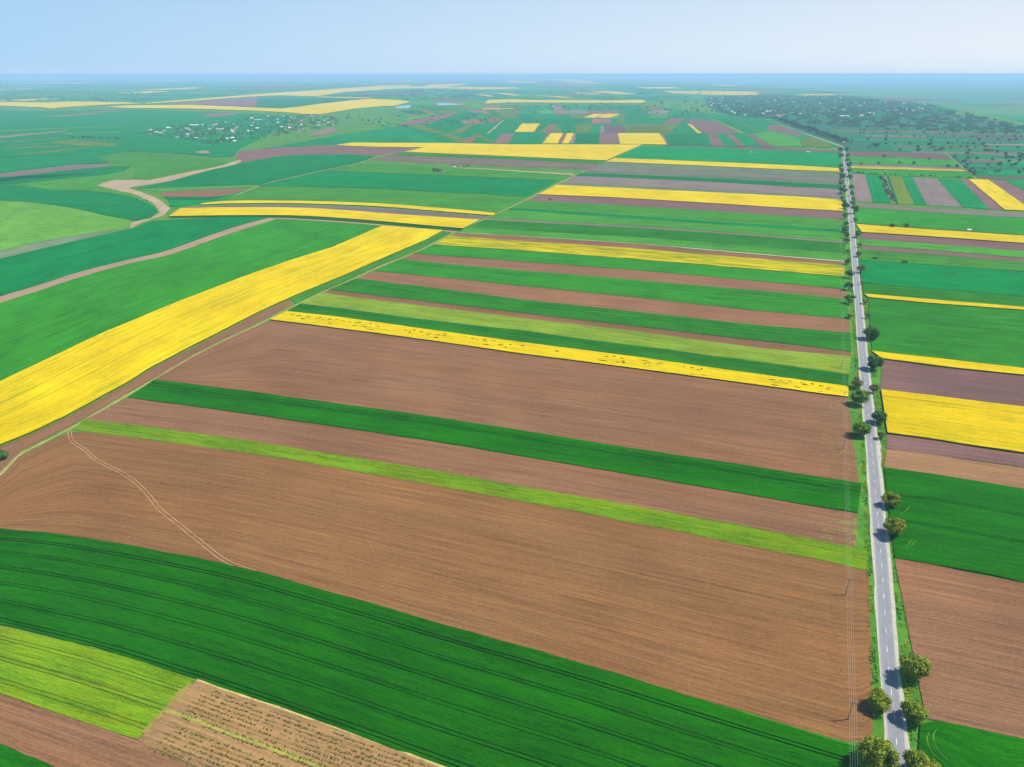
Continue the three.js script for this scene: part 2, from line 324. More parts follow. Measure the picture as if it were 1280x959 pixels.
{ // rapeseed with real bare gaps in the stand
  const a = resample(G(b[5]), 80), c = resample(G(b[4]), 80), r = rng(4), holes = [];
  for (let k = 0; k < 420; k++) {
    const s = Math.pow(r(), 0.75) * 76 + 2; if (vnoise(s / 2.6, 1, 63) < 0.3) continue;
    const t = r() < 0.85 ? 0.24 + 0.18 * r() : 0.5 + 0.36 * r(), i = Math.floor(s), f = s - i;
    const q = (P) => [P[i][0] + (P[i + 1][0] - P[i][0]) * f, P[i][1] + (P[i + 1][1] - P[i][1]) * f], A = q(a), C = q(c), x = A[0] + (C[0] - A[0]) * t, z = A[1] + (C[1] - A[1]) * t;
    const d = Math.hypot(a[i + 1][0] - a[i][0], a[i + 1][1] - a[i][1]), ux = (a[i + 1][0] - a[i][0]) / d, uz = (a[i + 1][1] - a[i][1]) / d, L = 1.2 + 3.2 * r() * r() + 0.8 * r(), Wd = 0.5 + 0.7 * r();
    const h = []; for (let m = 0; m < 10; m++) { const an = m / 10 * 2 * Math.PI, e = 0.65 + 0.5 * r(); h.push([x + ux * Math.cos(an) * L * e - uz * Math.sin(an) * Wd * e, z + uz * Math.cos(an) * L * e + ux * Math.sin(an) * Wd * e]); }
    h.box = [x, z, L * 1.15, Wd * 1.15];
    if (t > 0.14 && t < 0.86 && !holes.some((o) => { const ex = o.box[0] - x, ez = o.box[1] - z; return Math.abs(ex * ux + ez * uz) < o.box[2] + h.box[2] + 0.5 && Math.abs(-ex * uz + ez * ux) < o.box[3] + h.box[3] + 0.5; })) holes.push(h);
  }
  patch('shaded_weed_bed', 'short green weeds in the gaps of the narrow yellow strip, darkened for the shade there', 'wheat', [...b[5].map(([x, y]) => [x, y + 1]), ...b[4].slice().reverse().map(([x, y]) => [x, y - 1])], { h: 0.05, tint: 0.5, dir: [b[5][1], b[5][6]], category: 'weeds', rag: 0.1 });  // weed colour darkened to stand for the shade inside the gaps
  patch('rapeseed_field', 'narrow bright yellow rapeseed strip speckled with dark bare gaps', 'rape', [...b[5], ...b[4].slice().reverse()], { holes, dir: [b[5][1], b[5][6]], step: 7 });
}
strip('wheat_field', 'dark green strip between the olive strip and the yellow strip with dark gaps', 'wheatmid', b[6], b[5], { tint: 0.72, gaps: [[5, 0.6], [10, 0.5]] });
strip('grass_strip', 'pale olive green strip above a dark green strip', 'olive', b[7], b[6]);
strip('ploughed_field', 'very thin brown soil strip above the olive strip', 'soil', b[8], b[7], { tint: 0.9 });
strip('wheat_field', 'dark green strip between a thin and a wider brown soil strip', 'wheatmid', b[9], b[8], { tint: 0.8, gaps: [[10, 0.5], [20, 0.5]] });
strip('ploughed_field', 'reddish brown strip widening to the left between green strips', 'soil', b[10], b[9], { tint: 1.05 });
strip('wheat_field', 'green strip with a brighter grassy upper edge between two brown strips', 'wheatmid', b[11], b[10], { gaps: [[7, 0.5], [15, 0.6], [24, 0.5]] });
strip('ploughed_field', 'narrow pinkish brown strip between green strips, second below the patchy yellow strip', 'soil', b[12], b[11]);
strip('wheat_field', 'green strip directly below the patchy yellow rapeseed strip', 'wheatmid', b[13], b[12], { tint: 1.05 });
strip('rapeseed_field', 'patchy thin yellow rapeseed strip with green showing through', 'thinrape', b[14], b[13]);
strip('ploughed_field', 'thin brown strip above the patchy yellow rapeseed strip', 'soil', b[15], b[14], { tint: 0.95 });
strip('meadow', 'light green lower half of the green block above a pale field path', 'wheatlight', b[16], b[15]);
strip('wheat_field', 'deep green upper half of the green block above a pale field path', 'wheatmid', b[17], b[16], { tint: 0.78 });
strip('ploughed_field', 'thread-thin grey soil strip between two green blocks', 'soilgrey', b[18], b[17]);
strip('meadow', 'light green strip above the thread-thin grey soil strip', 'wheatlight', b[19], b[18]);
strip('wheat_field', 'thin dark green line between two light green strips', 'teal', b[20], b[19], { tint: 0.9 });
strip('meadow', 'light green strip below the purple brown strip and wide yellow strip', 'wheatlight', b[21], b[20], { tint: 0.92 });
strip('ploughed_field', 'purple brown strip under the wide yellow strip, a lone bush on it', 'soilpurple', b[22], b[21], { tint: 1.15 });
strip('rapeseed_field', 'wide solid yellow rapeseed strip between purple brown strips', 'rape', b[23], b[22]);
strip('meadow', 'faint olive line along the top of the wide yellow strip', 'fallow', b[24], b[23]);
strip('ploughed_field', 'greyish brown strip above the wide yellow strip', 'soilgrey', b[25], b[24], { tint: 1.1 });
strip('wheat_field', 'thin dark teal strip between greyish strips', 'teal', b[26], b[25], { tint: 0.7 });
strip('meadow', 'thin grey green strip above the thin dark teal strip', 'fallow', b[27], b[26], { tint: 0.9 });
strip('ploughed_field', 'thin grey brown strip amid grey green strips', 'soilgrey', b[28], b[27]);
strip('meadow', 'grey green fallow strip below the thin lemon yellow strip', 'fallow', b[29], b[28]);
strip('rapeseed_field', 'thin lemon yellow rapeseed strip reaching the tree-lined road', 'rape', b[30], b[29], { tint: 0.96 });
strip('wheat_field', 'teal green strip above the thin lemon yellow strip', 'teal', b[31], b[30], { tint: 1.1 });
strip('ploughed_field', 'long thin grey purple strip at the foot of the slanting plots', 'soilpurple', [[830, 182], [882, 182.6], [960, 184], [1049, 188.3]], [[830, 182.8], [882, 184], [960, 187.2], [1050, 190.8]]);

// bottom left corner
patch('soil_bed', 'brown soil showing in the wheel tracks of the lime green corner crop', 'soil', [[-150, 746], [0, 782], [121, 812], [246, 851], [172, 926], [60, 889], [0, 869], [-150, 823]], { dir: [[0, 782], [121, 812]], h: -0.14, category: 'soil' });
strip('grass_strip', 'lime green young crop in the corner beside the vineyard', 'lime', [[-150, 746], [0, 782], [121, 812], [245, 851]], [[-150, 822], [0, 868], [60, 888], [171, 925]], { curve: true, gaps: [[6, 0.35], [8, 0.35], [17, 0.4], [19, 0.4], [28, 0.3], [30, 0.3]], tint: 1.0 });
patch('ploughed_field', 'brown soil wedge in the corner between lime crop and dark wheat', 'soil', [[-150, 823], [0, 869], [60, 889], [171, 926], [250, 962], [330, 1000], [210, 1040], [64, 957], [0, 930], [-150, 875]], { dir: [[0, 869], [171, 926]] });
patch('wheat_field', 'small dark green wheat corner below the brown soil wedge', 'wheat', [[-150, 876], [0, 931], [64, 958], [205, 1041], [-150, 1045]], { dir: [[0, 931], [64, 958]], tint: 1.1 });
patch('vineyard_soil', 'tan soil of the young vineyard', 'soilolive', [[246, 851], [420, 910], [543, 955.5], [760, 1032], [560, 1060], [331, 1000], [251, 962], [173, 926]], { dir: [[246, 851], [543, 955]], tint: 1.1 });

// left of the dirt track
const Y8up = [[-120, 534], [0, 478.5], [134, 415], [228, 376], [320, 341], [367, 325], [416, 309.7], [478, 283]];
const Y8lo = [[-100, 615], [0, 557.5], [42, 541], [85, 520], [160, 479], [188, 461], [320, 392.5], [372, 369], [432, 344], [489, 319], [532, 300.5], [554, 288.7]];
strip('rapeseed_field', 'large bright yellow rapeseed field slanting beside the dirt track', 'rape', Y8up, Y8lo, { tint: 1.04, gaps: [[14, 0.35], [38, 0.4], [63, 0.35]] });
strip('ploughed_field', 'brown soil strip squeezed between the large yellow field and the dirt track', 'soil', [[-100, 616], ...Y8lo.slice(1, 7).map(([x, y]) => [x + 1, y + 0.8]), [362, 375]], [[-60, 634], [0, 590], [25, 564.5], [50, 552], [87, 533], [115, 517], [150, 496.5], [192, 473], [240, 444], [300, 414], [320, 404.5], [352, 388], [367, 380]]);
strip('grass_strip', 'green grass strip between the large yellow field and the dirt track', 'wheatlight', [[364, 374.5], [374, 369.5], [434, 344], [491, 319], [534, 300.5], [556, 289.2]], [[369, 380], [400, 365], [440, 347], [474, 331.5], [521, 312], [564, 291.3]], { tint: 0.85 });
const P1up = [[-100, 404], [0, 371], [50, 356], [100, 340], [160, 325], [200, 316], [222, 309], [258, 296], [300, 282], [336, 272.5]];
const P1lo = [[-100, 414], [0, 379], [56, 361], [105, 345], [160, 330], [210, 319], [235, 311], [275, 296.5], [310, 285], [346, 273.8]];
strip('field_path', 'pale brown farm path curving between two green fields', 'soilpale', P1up, P1lo, { curve: true, category: 'path' });
strip('wheat_field', 'large smooth green wheat field above the large yellow field', 'wheatmid', P1lo.map(([x, y]) => [x + 0.6, y + 0.5]), Y8up.map(([x, y]) => [x - 0.8, y - 0.5]), { tint: 1.08 });
strip('wheat_field', 'teal green wheat field between the pale farm path and the gully', 'teal', [[-100, 350], [0, 324], [75, 306], [150, 289], [172, 284], [187, 277], [240, 273.7], [291, 270.8], [327, 272]], P1up.map(([x, y]) => [x - 0.3, y - 0.3]), { tint: 0.88 });
strip('meadow', 'pale green domed field in front of the bare gully', 'freshgreen', [[-120, 250], [0, 251], [37, 253], [94, 261], [131, 269.5], [165, 276]], [[-120, 336], [0, 314], [28, 307], [75, 297.5], [122, 290.5], [163, 284]], { curve: true, tint: 1.0 });
strip('grass_strip', 'olive brown grassy margin below the pale green domed field', 'fallow', [[-120, 337], [0, 314.5], [28, 307.5], [75, 298], [122, 291], [163, 284.5]], [[-100, 349], [0, 323.5], [75, 305.5], [150, 288.5], [170, 284.2]], { tint: 1.25 });
strip('rapeseed_field', 'long yellow rapeseed band above the grey path, broader of a pair', 'rape', [[226, 261], [280, 260], [360, 260.2], [400, 261.5], [472, 266.6], [540, 271.5], [600, 275.3]], [[211, 271], [280, 270], [360, 270], [400, 271.7], [472, 277], [540, 283], [579, 286.5]], { curve: true });
strip('rapeseed_field', 'thin yellow rapeseed band above its broader twin', 'rape', [[254, 254.7], [280, 252.2], [360, 251.7], [400, 252.5], [472, 255.2], [540, 260], [620, 267]], [[249, 256.6], [280, 255.3], [360, 254.8], [400, 255.8], [472, 258.7], [540, 264], [616, 270.3]], { curve: true });
strip('ploughed_field', 'grey olive line between the pair of yellow bands', 'soilgrey', [[236, 258.6], [280, 257], [360, 256.3], [472, 260.2], [540, 265.4], [612, 271.3]], [[229, 260.6], [280, 259.5], [360, 259.6], [472, 266], [540, 270.8], [602, 274.6]], { curve: true, tint: 0.9 });
strip('wheat_field', 'dark green line along the lower edge of the broader yellow band', 'wheat', [[213, 271.6], [280, 270.6], [360, 270.6], [472, 277.6], [540, 283.6], [578, 287]], [[213, 272.5], [280, 271.6], [360, 272.5], [472, 280], [540, 286.2], [575, 289]], { curve: true, tint: 0.9 });
strip('field_path', 'grey path below the pair of yellow bands', 'soilpale', [[345, 272.2], [400, 275], [472, 280.3], [540, 286.5], [574, 289.3]], [[345, 273.6], [400, 276.4], [472, 281.9], [540, 287.9], [567, 290.6]], { curve: true, category: 'path' });
strip('meadow', 'light green field between the pair of yellow bands and a teal field', 'wheatlight', [[318, 233.4], [360, 233.3], [472, 236], [560, 241.3], [600, 242.6], [656, 247.6]], [[256, 254.3], [280, 251.9], [360, 251.4], [400, 252.1], [472, 254.8], [540, 259.6], [621, 266.3]], { tint: 0.92 });
strip('wheat_field', 'teal field right of the pale diagonal path', 'teal', [[405, 214], [470, 216.5], [538, 219.2], [600, 221.8], [699, 226]], [[319, 233], [360, 232.9], [472, 235.6], [560, 240.8], [600, 242.1], [657, 246.8]], { tint: 0.92 });
patch('wheat_field', 'dark teal field left of the pale diagonal path', 'teal', [[171, 235.5], [215, 226], [260, 213.5], [300, 204.5], [345, 196.5], [375, 194], [435, 193.3], [470, 195.3], [446, 204.5], [403, 213], [360, 222.8], [328, 230.7], [250, 233]], { dir: [[171, 235], [345, 196]], tint: 0.82 });
strip('meadow', 'light green strip with the small farmstead trees', 'wheatlight', [[448, 204.7], [500, 207], [560, 210], [600, 211.5], [715, 219]], [[407, 213.6], [470, 216.1], [538, 218.8], [600, 221.4], [700, 225.3]], { tint: 0.9 });
strip('ploughed_field', 'grey purple stripes under the far wide yellow field', 'soilpurple', [[487, 194.5], [560, 197], [640, 200], [752, 205.5]], [[460, 200], [540, 204.5], [640, 209], [737, 212]], { tint: 1.15 });
strip('meadow', 'grey green stripe through the purple stripes under the far wide yellow field', 'fallow', [[476, 197], [560, 200.2], [640, 203.6], [745, 208]], [[472, 198.3], [555, 201.6], [640, 205], [743, 209.6]]);
strip('meadow', 'green line under the far wide yellow field', 'wheatmid', [[500, 191.5], [550, 193], [640, 196.8], [756, 202]], [[490, 194], [560, 196.3], [640, 199.3], [753, 205]], { tint: 0.85 });
patch('ploughed_field', 'pale sandy strip leading from the farmstead to the track', 'soilpale', [[568, 209.8], [600, 210.6], [650, 213.5], [716, 217], [718, 219.8], [680, 218.8], [620, 215], [585, 212.8]], { dir: [[568, 210], [716, 218]], tint: 1.15 });
patch('rapeseed_field', 'far wide yellow field with a narrow arm pointing at the village', 'rape', [[419, 181.7], [440, 178.6], [480, 179], [560, 179.3], [640, 180.9], [771, 181], [803, 181], [757.5, 201], [700, 198.7], [640, 196], [550, 192.2], [505, 190.2], [530, 184.7], [480, 184.2], [440, 183]], { dir: [[440, 179], [771, 181]] });
patch('ploughed_field', 'purple brown field below the village and left of the yellow arm', 'soilpurple', [[293, 194], [300, 189], [320, 187], [350, 184.6], [382, 182.5], [419, 182.2], [480, 184.7], [528, 185], [503, 190.4], [480, 194.5], [430, 192.4], [370, 193.6], [345, 195.5], [320, 200.4], [303, 203]], { dir: [[320, 194], [480, 190]], tint: 1.2 });
// round the gully
patch('gully', 'bare sandy gully winding between the green slopes', 'bare', [[120, 232], [131, 228], [142, 225.3], [165, 225], [187, 225.3], [212, 220], [240, 214.3], [262, 210.5], [280, 206.3], [299, 199.5], [303, 201], [284, 211], [262, 216], [240, 220.5], [205, 228], [170, 233.2], [160, 235.3], [174, 239.5], [188, 244], [198, 249.5], [206, 255], [213, 260.5], [206, 269], [192, 273.5], [178, 278], [163, 286], [162, 278.5], [177, 275.5], [190, 273], [200, 265], [195, 258.5], [187, 252], [176, 246], [162, 241.5], [148, 238.5], [134, 235.5]], { dir: [[120, 232], [240, 214]], rag: 3, category: 'gully' });
patch('wheat_field', 'dark teal field between the gully and the pale green dome', 'teal', [[-100, 226], [0, 230], [24, 232.3], [64, 238.3], [112, 239.3], [150, 244], [174, 249.5], [190, 257.5], [197, 265], [187, 272.3], [174, 274.8], [165, 275.6], [131, 269], [94, 260.6], [37, 252.6], [0, 250.6], [-100, 250]], { dir: [[0, 240], [150, 250]], tint: 0.85 });
patch('meadow', 'olive green tongue of grass left of the gully', 'wheatlight', [[22, 230.5], [60, 226], [94, 222.5], [131, 219], [156, 213.5], [146, 221], [132, 226], [119, 232.5], [130, 235], [148, 239], [174, 246.8], [172, 248.5], [150, 243], [112, 238.8], [64, 237.7]], { dir: [[22, 230], [131, 219]] });
patch('wheat_field', 'dark teal strip above the olive tongue of grass', 'teal', [[-100, 236], [0, 223.3], [75, 214.3], [139, 208.3], [165, 207.5], [156, 213], [131, 218.6], [94, 222], [20, 230], [0, 229.7], [-100, 225.7]], { dir: [[0, 223], [139, 208]], tint: 0.84 });
patch('field_path', 'straight grey path on the green slope left of the gully', 'soilgrey', [[-100, 229], [0, 217], [94, 206], [136, 205], [139, 207.6], [75, 213.8], [0, 222.7], [-100, 235]], { dir: [[0, 217], [94, 206]], tint: 0.95, category: 'path' });
patch('meadow', 'bright green hillside field above the gully', 'wheatlight', [[120, 197], [160, 190], [200, 190.5], [230, 193], [272, 197.5], [282, 204], [262, 210], [240, 213.8], [212, 219.5], [187, 224.7], [166, 223.5], [172, 212], [166, 206.5], [140, 204]], { dir: [[160, 190], [272, 198]], tint: 0.9 });
patch('meadow', 'light green margin above the small pink soil plot', 'wheatlight', [[172, 237], [250, 233.6], [328, 231.3], [314, 234.6], [242, 237], [199, 240.2]], { dir: [[172, 237], [328, 231]], tint: 1.1 });
patch('ploughed_field', 'small pinkish soil plot beside the gully', 'soil', [[199, 240.7], [242, 238], [314, 235.3], [291, 243.3], [265, 246], [204, 246.2]], { dir: [[199, 240], [314, 235]] });
patch('wheat_field', 'dark teal sliver below the small pink soil plot', 'teal', [[205, 246.6], [265, 246.4], [286, 244.6], [268, 250], [210, 250.4]], { dir: [[205, 246], [286, 246]], tint: 0.8 });
patch('meadow', 'pale teal wedge between gully and thin yellow band', 'teal', [[210, 250.7], [268, 250.3], [290, 244], [316, 235], [317, 234], [283, 249.5], [256, 254], [224, 259.5], [214, 258]], { dir: [[210, 250], [268, 250]], tint: 1.1 });

// right of the road
strip('wheat_field', 'dark green wheat corner with curved turning tracks beside the road trees', 'wheat', [[1150, 906], [1163, 900.5], [1280, 927], [1420, 958]], [[1146, 965], [1180, 1090], [1300, 1110], [1420, 1130]], { tint: 1.15 });
strip('ploughed_field', 'brown ploughed field beyond the road between two dark green fields', 'soil', [[1118, 699], [1171, 708], [1280, 729.5], [1420, 757]], [[1157, 898], [1163, 899.5], [1280, 926], [1420, 956.5]]);
strip('wheat_field', 'dark green wheat field beyond the road below the tan soil strip', 'wheat', [[1105, 585.5], [1171, 594], [1280, 612.5], [1420, 636]], [[1118, 698], [1171, 707], [1280, 728.7], [1420, 756]], { tint: 1.1, gaps: [[30, 0.5], [32, 0.5], [58, 0.5], [60, 0.5]] });
strip('ploughed_field', 'orange tan soil strip beyond the road', 'soiltan', [[1108, 561.8], [1171, 570], [1280, 585.5], [1420, 606]], [[1105, 585], [1171, 593.5], [1280, 612], [1420, 635.5]], { tint: 0.85 });
strip('ploughed_field', 'purple brown strip under the broad yellow field beyond the road', 'soilpurple', [[1109, 543.5], [1160, 550.5], [1218, 559.5], [1280, 568.5], [1420, 590]], [[1108, 561.4], [1171, 569.6], [1280, 585], [1420, 605.5]], { tint: 1.25 });
strip('rapeseed_field', 'broad yellow rapeseed field beyond the road with a curved wheel track', 'rape', [[1101, 488.5], [1171, 497], [1280, 510.5], [1420, 528]], [[1109, 543], [1160, 550], [1218, 559], [1280, 568], [1420, 589.5]], { gaps: [[12, 0.35], [14, 0.35]], tint: 0.9 });
strip('ploughed_field', 'dark purple brown field between two yellow fields beyond the road', 'soilpurple', [[1103, 450], [1171, 459.3], [1280, 471], [1420, 487]], [[1100, 488], [1171, 496.5], [1280, 510], [1420, 527.5]], { tint: 1.05 });
strip('rapeseed_field', 'thin yellow strip between a green field and a dark purple brown field', 'rape', [[1089, 440.3], [1160, 448.3], [1280, 462.3], [1420, 479]], [[1102, 449.5], [1171, 458.8], [1280, 470.5], [1420, 486.5]], { tint: 0.94 });
strip('wheat_field', 'wide mottled green field between two thin yellow strips', 'wheatmid', [[1085, 373.3], [1160, 380.3], [1280, 389.4], [1420, 400]], [[1090, 440], [1160, 447.9], [1280, 461.8], [1420, 478.5]], { tint: 0.9, gaps: [[18, 0.5], [37, 0.6], [56, 0.5], [74, 0.6]] });
strip('rapeseed_field', 'thread-thin yellow strip between teal and mottled green fields', 'rape', [[1080, 368.7], [1160, 375.3], [1280, 385.2], [1420, 397]], [[1085, 372.8], [1160, 379.9], [1280, 389], [1420, 399.6]], { tint: 0.92 });
strip('wheat_field', 'deep green strip above the thread-thin yellow strip', 'wheatmid', [[1077, 355], [1160, 361.5], [1280, 371.5], [1420, 383]], [[1080, 368.2], [1160, 374.9], [1280, 384.8], [1420, 396.6]], { tint: 0.8 });
strip('wheat_field', 'broad flat teal field beyond the road', 'teal', [[1073, 326], [1133, 329.5], [1194, 334], [1280, 340.5], [1420, 352]], [[1077, 354.6], [1160, 361.1], [1280, 371.1], [1420, 382.6]], { tint: 0.95 });
strip('meadow', 'light green strip where a line of utility poles crosses', 'wheatlight', [[1077, 312.2], [1165, 318.2], [1280, 328.2], [1420, 341]], [[1074, 325.6], [1133, 329.1], [1194, 333.6], [1280, 340.1], [1420, 351.6]], { tint: 0.85 });
strip('ploughed_field', 'thin brown strip between two light green strips beyond the road', 'soilpurple', [[1077, 307.7], [1165, 313.3], [1280, 323.3], [1420, 336]], [[1077, 311.8], [1165, 317.8], [1280, 327.8], [1420, 340.6]], { tint: 1.2 });
strip('meadow', 'fresh light green strip below a purple brown strip beyond the road', 'wheatlight', [[1075, 299.3], [1165, 305.3], [1280, 314.3], [1420, 326]], [[1077, 307.3], [1165, 312.9], [1280, 322.9], [1420, 335.6]], { tint: 1.15 });
strip('ploughed_field', 'purple brown strip directly below the hedged yellow strip', 'soilpurple', [[1077, 291.3], [1165, 297], [1280, 305.3], [1420, 316]], [[1075, 298.9], [1165, 304.9], [1280, 313.9], [1420, 325.6]], { tint: 1.1 });
strip('rapeseed_field', 'yellow strip with a low hedge along its far side', 'rape', [[1070, 281], [1165, 288.2], [1280, 295.7], [1420, 306]], [[1077, 291], [1165, 296.6], [1280, 304.9], [1420, 315.6]], { tint: 0.95 });
strip('wheat_field', 'green strip behind the hedge of the yellow strip', 'wheatmid', [[1070, 259.2], [1165, 266.2], [1280, 272.6], [1420, 281]], [[1070, 279.5], [1165, 286.7], [1280, 294.3], [1420, 304.6]], { tint: 1.1 });
strip('ploughed_field', 'grey purple lane at the foot of the row of upright plots', 'soilgrey', [[1070, 254.7], [1165, 261.2], [1280, 266.3], [1420, 273]], [[1070, 258.8], [1165, 265.8], [1280, 272.2], [1420, 280.6]]);
const V = (name, label, crop, tl, tr, br, bl, tint = 1) => strip(name, label, crop, [tl, bl], [tr, br], { tint, step: 14 });
V('ploughed_field', 'grey brown upright plot next to the road in the row of plots', 'soilgrey', [1065, 217.2], [1082, 218.6], [1091, 253], [1069, 252], 1.15);
V('wheat_field', 'green upright plot beside the row of scrubby trees', 'teal', [1082.3, 218.6], [1100, 219.6], [1113, 254.3], [1091.4, 253]);
V('meadow', 'rough grassy upright plot carrying a row of scrubby trees', 'fallow', [1100.3, 219.6], [1108, 220], [1120, 255], [1113.4, 254.3], 1.1);
V('wheat_field', 'narrow dark green upright plot', 'teal', [1108.2, 220], [1111, 220.2], [1123, 255.3], [1120.3, 255], 0.7);
V('meadow', 'light green upright plot with yellowish stripes', 'olive', [1111.3, 220.2], [1127, 220.6], [1143.5, 256], [1123.3, 255.3], 0.7);
V('wheat_field', 'green upright plot beside the broad purple brown plot', 'teal', [1127.3, 220.6], [1140, 222], [1159, 257], [1143.8, 256]);
V('ploughed_field', 'broad purple brown upright plot', 'soilgrey', [1140.3, 222], [1172, 224], [1203, 259.3], [1159.4, 257], 1.1);
V('wheat_field', 'broad green upright plot with a lighter edge', 'teal', [1172.3, 224], [1201, 225], [1237, 262.3], [1203.4, 259.3]);
V('ploughed_field', 'narrow purple brown upright plot beside the yellow plot', 'soilpurple', [1201.3, 225], [1210, 224.5], [1255, 263], [1237.4, 262.3], 1.2);
V('rapeseed_field', 'yellow upright plot slanting between two brown plots', 'rape', [1210.3, 224.5], [1235, 225.2], [1292, 264.8], [1255.4, 263]);
V('ploughed_field', 'brown upright plot right of the yellow plot', 'soilpurple', [1235.3, 225.2], [1257, 226.2], [1335, 267.5], [1292.4, 264.8], 1.25);
V('wheat_field', 'green upright plot with a brown stripe, last of the row', 'teal', [1257.3, 226.2], [1330, 228], [1420, 271.5], [1335.4, 267.5]);
strip('meadow', 'green strip between the row of upright plots and a thin yellow strip', 'wheatmid', [[1064, 211.5], [1130, 213], [1208, 215.5]], [[1065, 216.8], [1140, 221], [1217, 223.3]], { tint: 1.15 });
strip('rapeseed_field', 'thin dull yellow strip at the edge of the scrubland', 'rape', [[1063.5, 208.2], [1130, 210], [1204, 213]], [[1064, 211.2], [1130, 212.8], [1207, 215.2]], { tint: 0.75 });
strip('ploughed_field', 'brown line above the thin dull yellow strip', 'soilgrey', [[1063, 205], [1130, 207], [1200, 209.7]], [[1063.5, 208], [1130, 209.8], [1203, 212.6]]);
strip('wheat_field', 'green strip with lone trees at the edge of the scrubland', 'wheatmid', [[1061, 196], [1120, 197], [1192, 201]], [[1063, 204.7], [1130, 206.7], [1200, 209.4]], { tint: 1.2 });
strip('ploughed_field', 'dark purple line below the scrubland', 'soilpurple', [[1060, 190], [1120, 190.6], [1183, 193.5]], [[1061, 195.6], [1120, 196.6], [1190, 200]], { tint: 0.95 });
// scrubland on the right
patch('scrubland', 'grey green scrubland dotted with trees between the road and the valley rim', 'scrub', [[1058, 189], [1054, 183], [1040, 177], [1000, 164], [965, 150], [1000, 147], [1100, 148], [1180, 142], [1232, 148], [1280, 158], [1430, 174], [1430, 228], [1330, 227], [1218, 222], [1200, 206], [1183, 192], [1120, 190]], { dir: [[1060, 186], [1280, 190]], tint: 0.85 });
{
  const r = rng(31);
  for (let k = 0; k < 60; k++) {
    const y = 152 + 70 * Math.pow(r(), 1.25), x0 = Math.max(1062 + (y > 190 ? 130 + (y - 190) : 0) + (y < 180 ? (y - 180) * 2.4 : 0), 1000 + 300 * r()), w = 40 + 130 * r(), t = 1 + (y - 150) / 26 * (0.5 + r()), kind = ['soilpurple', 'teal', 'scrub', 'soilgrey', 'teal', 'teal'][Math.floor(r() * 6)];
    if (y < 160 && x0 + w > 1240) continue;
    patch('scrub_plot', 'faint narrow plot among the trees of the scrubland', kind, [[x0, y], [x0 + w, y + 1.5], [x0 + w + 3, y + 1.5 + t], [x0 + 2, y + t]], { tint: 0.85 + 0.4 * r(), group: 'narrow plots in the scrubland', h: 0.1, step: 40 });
  }
}
patch('village_green', 'dark green ground between the houses and trees of the far village', 'teal', [[880, 121], [950, 119], [1050, 119.4], [1120, 126.2], [1165, 130.6], [1200, 139], [1180, 143], [1100, 149], [1000, 148], [960, 149], [930, 147.6], [898, 141], [882, 130]], { tint: 0.75, step: 80, rag: 8, category: 'ground' });
// the far mosaic of plots
const far = (label, crop, pts, tint = 1, name) => patch(name ?? ({ rape: 'rapeseed_field', teal: 'wheat_field' }[crop] ?? (crop.startsWith('soil') ? 'ploughed_field' : 'meadow')), label, crop, pts, { tint, step: 60, rag: 4, h: 0.2 + (crop === 'rape' ? 0.8 : 0) });
far('green base of the mosaic of far plots behind the wide yellow field', 'teal', [[330, 186], [420, 170], [500, 158], [560, 140], [640, 132], [800, 131], [870, 140], [960, 150], [1050, 184], [960, 184], [830, 182], [803, 180.5], [640, 180.4], [480, 178.6], [419, 181]], 0.95);
{ // the many smaller plots of the mosaic
  const r = rng(83), kinds = ['soilpurple', 'wheatlight', 'teal', 'soilgrey', 'wheatmid', 'teal', 'olive', 'soil'];
  for (const [y0, y1] of [[132, 137.5], [138, 142.4], [143, 148], [148.6, 155], [155.6, 166.6], [167.4, 178.8]]) {
    for (let x = 470 + (y0 - 132) * -0.3 + 40 * r(); x < 850;) {
      const w = 5 + 22 * r(), lean = (x - 735) * -0.0135 * (y1 - y0) * -1, k = kinds[Math.floor(r() * kinds.length)];
      if (r() < 0.62) patch('mosaic_plot', 'small slanting plot in the far mosaic of fields', k, [[x, y0], [x + w, y0], [x + w + lean * -1, y1], [x + lean * -1, y1]].map(([a, c]) => [a, c]), { tint: k === 'olive' ? 0.6 : k.startsWith('soil') ? 1.15 : 0.75 + 0.5 * r(), group: 'small plots of the far mosaic', h: 0.2, step: 60, rag: 3 });
      x += w + 1.5 * r();
    }
  }
}
far('yellow square plot alone in the far mosaic', 'rape', [[652.5, 155], [675, 155], [667, 165.6], [643, 165.6]]);
far('yellow plot leaning on the far wide yellow field, wider of two', 'rape', [[689, 167], [704, 167], [697, 180], [677.5, 180]]);
far('yellow plot leaning on the far wide yellow field, narrower of two', 'rape', [[709, 167], [717.5, 167], [711, 180], [702.5, 180]]);
far('brown sliver between the two leaning yellow plots', 'soil', [[704.3, 167], [708.6, 167], [702.2, 180], [697.4, 180]], 0.95);
far('grey sliver beside the narrower leaning yellow plot', 'soilgrey', [[717.9, 167], [720.4, 167], [717, 179.6], [711.5, 180]], 1.05);
far('dark teal plot beside the leaning yellow plots', 'teal', [[720.8, 167.3], [749, 167.3], [748, 180], [717.4, 180]], 0.75);
far('grey purple plot between dark teal and yellow plots', 'soilpurple', [[749.5, 167], [772, 167], [774, 180], [748.5, 180]], 1.3);
far('yellow block joined to the far wide yellow field', 'rape', [[772.5, 167], [824, 167], [834, 181.6], [806, 181], [774.5, 180.6]], 0.97);
far('brown edge along the yellow block', 'soil', [[824.5, 167], [828.5, 167.6], [836, 182], [834.5, 182]], 0.95);
far('dark teal block beside the yellow block', 'teal', [[829, 167.8], [876, 167.8], [886, 182], [836.5, 182]], 0.78);
far('blue purple ploughed block behind the grey purple plot', 'soilpurple', [[755, 157], [781, 157], [785, 166.3], [756.5, 166.3]], 0.9);
far('grey sliver left of the blue purple block', 'soilgrey', [[751, 157], [754.6, 157], [756, 166.3], [750, 166.3]], 1.1);
